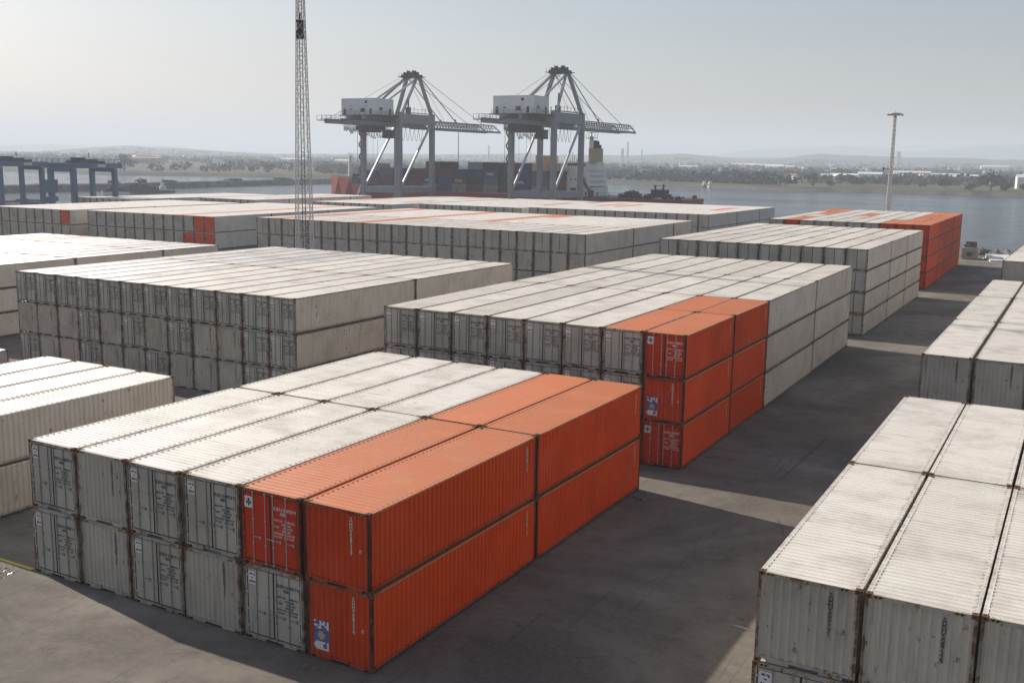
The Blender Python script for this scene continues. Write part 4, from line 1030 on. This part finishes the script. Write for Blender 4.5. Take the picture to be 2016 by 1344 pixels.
# ------------------------------------------------------------------ lattice masts
def lattice(b, w0, w1, H, seg, r, rd, Z=0):
    i0 = len(b.v); zs = [0]
    while zs[-1] < H: zs.append(zs[-1]+seg(zs[-1]))
    W_ = lambda z: w0+(w1-w0)*min(1, z/H)
    for sx in (-1, 1):
        for sy in (-1, 1): b.tube((sx*w0/2, sy*w0/2, 0), (sx*w1/2, sy*w1/2, H), r, r*.7, 6)
    for z0, z1 in zip(zs[:-1], zs[1:]):
        z1 = min(z1, H); a, c = W_(z0)/2, W_(z1)/2; zm = (z0+z1)/2; m_ = W_(zm)/2
        for d in range(4):
            cr = [(-1, -1), (1, -1), (1, 1), (-1, 1)]; p, q_ = cr[d], cr[(d+1) % 4]
            b.beam((p[0]*a, p[1]*a, z0), (q_[0]*c, q_[1]*c, z1), rd); b.beam((q_[0]*a, q_[1]*a, z0), (p[0]*c, p[1]*c, z1), rd)
            b.beam((p[0]*c, p[1]*c, z1), (q_[0]*c, q_[1]*c, z1), rd)
    b.v[i0:] = [(x, y, z+Z) for x, y, z in b.v[i0:]]
p = at_depth(600, 470, 110)
t = thing('lattice_mast', 'tall galvanised lattice mast rising out of the picture behind the left stack', 'mast', (p.x, p.y, 0), .5)
b = MB(); lattice(b, 1.87, .60, 36, lambda z: 1.7-.018*z, .07, .040); lattice(b, .60, .50, 17, lambda z: .9, .035, .02, 36); obj('lattice', b.mesh('lattice', ['mast']), t)
b = MB(); b.beam((-.22, .1, 0), (-.16, .1, 53), .075); b.beam((.16, -.1, 0), (.12, -.1, 53), .075)
for k in range(125): b.beam((-.2, .1, .6+k*.41), (.14, -.1, .6+k*.41), .035)
obj('ladder', b.mesh('ladder', ['mast_dark']), t)
b = MB(); b.box(-.42, .34, -.45, .35, 28.1, 28.9); b.box(-.3, .25, -.3, .3, 28.9, 29.7); b.box(-.42, .34, -.45, .35, 29.7, 29.9); b.tube((-.1, 0, 29.9), (-.1, 0, 30.7), .12, .12, 6)
obj('winch', b.mesh('winch', ['under']), t)
b = MB(); b.tube((0, 0, 52.9), (0, 0, 53.1), .9, .9, 16)
for k in range(8): a = k*math.pi/4; b.box(1.0*math.cos(a)-.2, 1.0*math.cos(a)+.2, 1.0*math.sin(a)-.2, 1.0*math.sin(a)+.2, 52.4, 52.9)
obj('floodlight_ring', b.mesh('floodlight_ring', ['mast_dark']), t)
b = MB(); b.box(-1.4, 1.4, -1.4, 1.4, 0, .35); obj('foundation', b.mesh('foundation', ['stone']), t)

p = at_depth(1748, 412, 186)
t = thing('floodlight_mast', 'slim pale floodlight mast standing against the water behind the orange stack', 'mast', (p.x, p.y, 0), .3)
b = MB(); lattice(b, .72, .42, 25.0, lambda z: .8, .06, .05); obj('lattice', b.mesh('lattice', ['mast']), t)
b = MB(); b.beam((0, 0, 0), (0, 0, 25), .16, .14); obj('ladder', b.mesh('ladder', ['mast']), t)
b = MB(); b.tube((0, 0, 25), (0, 0, 25.25), .55, .5, 12); b.beam((-1.2, 0, 25.3), (1.2, 0, 25.3), .10)
b.tube((0, 0, 25.25), (0, 0, 25.4), 1.05, 1.05, 14); b.tube((0, 0, 25.2), (0, 0, 25.8), .12, .05, 6); hd = obj('head', b.mesh('head', ['mast']), t)
for k, (x, y) in enumerate(((-1.15, 0), (-.6, 0), (.6, 0), (1.2, 0), (0, .9), (0, -.9))):
    b = MB(); b.box(x-.24, x+.24, y-.18, y+.18, 24.95, 25.2); obj('floodlight', b.mesh('floodlight', ['galv']), hd)
b = MB(); b.beam((-.3, 0, 15.6), (-1.3, 0, 15.6), .1); b.box(-1.4, -1.15, -.12, .12, 15.3, 15.9); obj('arm', b.mesh('arm', ['mast_dark']), t)

# ------------------------------------------------------------------ boats in the left channel
def boat(px, row, L_, W_, H_, lab, mat, cab=True, rot=.1):
    D = 19.1*FPX/(row-hor(px)); d = horiz(px); c = CAM+d*(D/math.cos(math.atan((px-1008)/FPX)))
    t = thing('barge' if not cab else 'workboat', lab, 'boat', (c.x, c.y, -3.0), YAW+rot+.35)
    b = MB(); pr = [(-.5, 0), (-.46, .42), (-.3, .5), (.42, .5), (.5, .35)]
    top = [(x*L_, -y*W_, H_*(1.25 if x < -.4 else 1)) for x, y in pr]+[(x*L_, y*W_, H_*(1.25 if x < -.4 else 1)) for x, y in pr[::-1][:-1]]
    bot = [(x*.95, y*.9, -.5) for x, y, z in top]; n = len(top)
    for k in range(n): b.quad(bot[k], bot[(k+1) % n], top[(k+1) % n], top[k])
    b.poly(top); obj('hull', b.mesh('hull', [mat]), t)
    if cab:
        b = MB(); b.box(-L_*.12, L_*.15, -W_*.3, W_*.3, H_, H_+2.2); b.box(-L_*.06, L_*.08, -W_*.22, W_*.22, H_+2.2, H_+3.8); obj('cabin', b.mesh('cabin', ['ship_white']), t)
        b = MB(); b.beam((0, 0, H_+3.8), (0, 0, H_+7), .15); b.beam((-1, 0, H_+6), (1, 0, H_+6), .1); obj('mast', b.mesh('mast', ['ship_dark']), t)
    else:
        b = MB(); rn = random.Random(px)
        for k in range(60):
            u = rn.uniform(-.42, .42); hh = (1-abs(u)*1.9)*3.6*(H_/1.6)+.3; x = u*L_; y = rn.uniform(-.35, .35)*W_; s_ = rn.uniform(.6, 1.6); b.box(x-s_, x+s_, y-s_*.6, y+s_*.6, H_, H_+hh*rn.uniform(.5, 1))
        obj('cargo_heap', b.mesh('cargo_heap', ['ship_dark']), t)
boat(285, 378, 22, 8, 1.6, 'dark laden barge lying just left of the breakwater foot', 'ship_dark', False)
boat(333, 377, 12, 4, 1.0, 'white-cabined workboat tied beside the laden barge', 'ship_dark', True)
boat(243, 381, 13, 4, 1.3, 'pale pontoon boat beside the blue gantry leg', 'ship_white', False)
boat(70, 399, 17, 6, .6, 'low white pontoon with dark gear between the gantry legs', 'ship_white', False)
boat(1383, 367.5, 16, 5, 1.2, 'small white workboat moored under the far bank', 'ship_white', True, 1.2)
boat(1372, 367, 13, 4, 1.2, 'blue-grey workboat moored left of the white one', 'c_navy', True, 1.2)

# ------------------------------------------------------------------ rubble and blocks on the right-hand quay end
b = MB(); rn = random.Random(5)
def rock(b, c, s, rn):
    bm = bmesh.new(); bmesh.ops.create_icosphere(bm, subdivisions=1, radius=1)
    off = Vector((rn.random()*50, 0, 0)); i = len(b.v)
    k = [rn.uniform(.6, 1.3) for _ in range(3)]
    for v_ in bm.verts:
        f_ = 1+.35*noise.noise(v_.co*1.4+off); b.v.append((c[0]+v_.co.x*s*k[0]*f_, c[1]+v_.co.y*s*k[1]*f_, c[2]+v_.co.z*s*.7*k[2]*f_))
    for fc in bm.faces: b.f.append(tuple(i+v_.index for v_ in fc.verts)); b.m.append(0)
    bm.free()
for k in range(520):
    u = rn.random(); x = -14+u*34; y = 196-(x+16)*.56 if x < 2 else 186-(x-2)*.1
    rock(b, (x+rn.uniform(-.6, .6), y+rn.uniform(-1.2, 7), rn.uniform(-2.6, .5)), rn.uniform(.5, 1.3), rn)
tag(obj('rubble', b.mesh('rubble', ['stone'])), 'grey rubble armour stones along the yard end by the water', 'rubble', kind='stuff')
t = thing('container_cabin', 'beige site cabin with heaped roof behind the orange containers', 'cabin', (.0, 176.5, 0), .05); t.scale = (.85, .85, .8)
b = MB(); b.corr((-1.5, -2, .15), (1, 0, 0), (0, 0, 1), (0, -1, 0), 3.0, 2.3, .3, .04); b.box(-1.46, 1.46, -1.94, 2, .1, 2.4); b.box(-1.55, 1.55, -2.02, 2.05, 2.45, 2.6); obj('wall', b.mesh('wall', ['white_frame']), t)
b = MB(); rn = random.Random(2)
for k in range(16): b.box(-1.3+rn.random()*2, -.6+rn.random()*1.9, -1.6+rn.random()*2, .3+rn.random(), 2.6, 2.8+rn.random()*1.2)
obj('clutter', b.mesh('clutter', ['stone']), t)
b = MB(); b.box(-.6, .5, -1.99, -1.945, .9, 1.6); obj('window', b.mesh('window', ['glass']), t)
for k, (x, y, w_, d_, h_, rz, lab) in enumerate(((5.0, 176.5, 4.5, 5.5, .9, .3, 'large pale concrete slab lying before the rubble'), (8.6, 175.5, 3.0, 4.0, .8, .2, 'smaller pale concrete slab right of the large slab'))):
    b = MB(); b.box(-w_/2, w_/2, -d_/2, d_/2, 0, .25); b.poly([(-w_/2, -d_/2, .2501), (w_/2, -d_/2, .2501), (w_/2-.3, d_/2, h_), (-w_/2+.3, d_/2, h_)]); b.box(-w_/2+.4, w_/2-.5, d_/2-.5, d_/2-.1, .25, h_-.02)
    o = obj('concrete_slab', b.mesh('concrete_slab', ['ship_white'])); o.location = (x, y, 0); o.rotation_euler = (0, 0, rz); tag(o, lab, 'slab')
b = MB(); b.box(-.9, -.1, -.5, .5, 0, 1.7, 0); b.box(-.1, .5, -.4, .5, 0, 1.5, 1); b.box(-1.0, -.0, -.6, .6, 1.7, 1.8, 0)
o = obj('marker_post', b.mesh('marker_post', ['orange_door', 'decal'])); q = at_depth(32, 705, 80); o.location = (-44.6, 21.6, 0); tag(o, 'orange and white marker block beside the short left-edge row', 'marker')
b = MB(); rn = random.Random(9)
for k in range(9): rock(b, (rn.uniform(-.5, .5), rn.uniform(-.3, .3), .05), rn.uniform(.05, .14), rn)
o = obj('timber_scrap', b.mesh('timber_scrap', ['stone'])); o.location = (.35, 20.9, 0); tag(o, 'small heap of scrap at the back corner of the nearest stack', 'scrap')

# ------------------------------------------------------------------ haze
mt = bpy.data.materials.new('haze'); mt.use_nodes = True; t = mt.node_tree; t.nodes.clear()
out = N(t, 'ShaderNodeOutputMaterial'); pv = N(t, 'ShaderNodeVolumePrincipled')
pv.inputs['Color'].default_value = (.84, .92, 1.0, 1); pv.inputs['Density'].default_value = .00029; pv.inputs['Anisotropy'].default_value = .10
t.links.new(pv.outputs[0], out.inputs['Volume']); M['haze'] = mt
b = MB(); b.box(-10500, 10500, -400, 10800, -7.5, 245)
tag(obj('haze', b.mesh('haze', ['haze'])), 'pale sea haze lying over the harbour and hills', 'haze', kind='stuff')
print('containers', count['n'], 'stuff', len(STUFF), 'objects', len(bpy.data.objects))
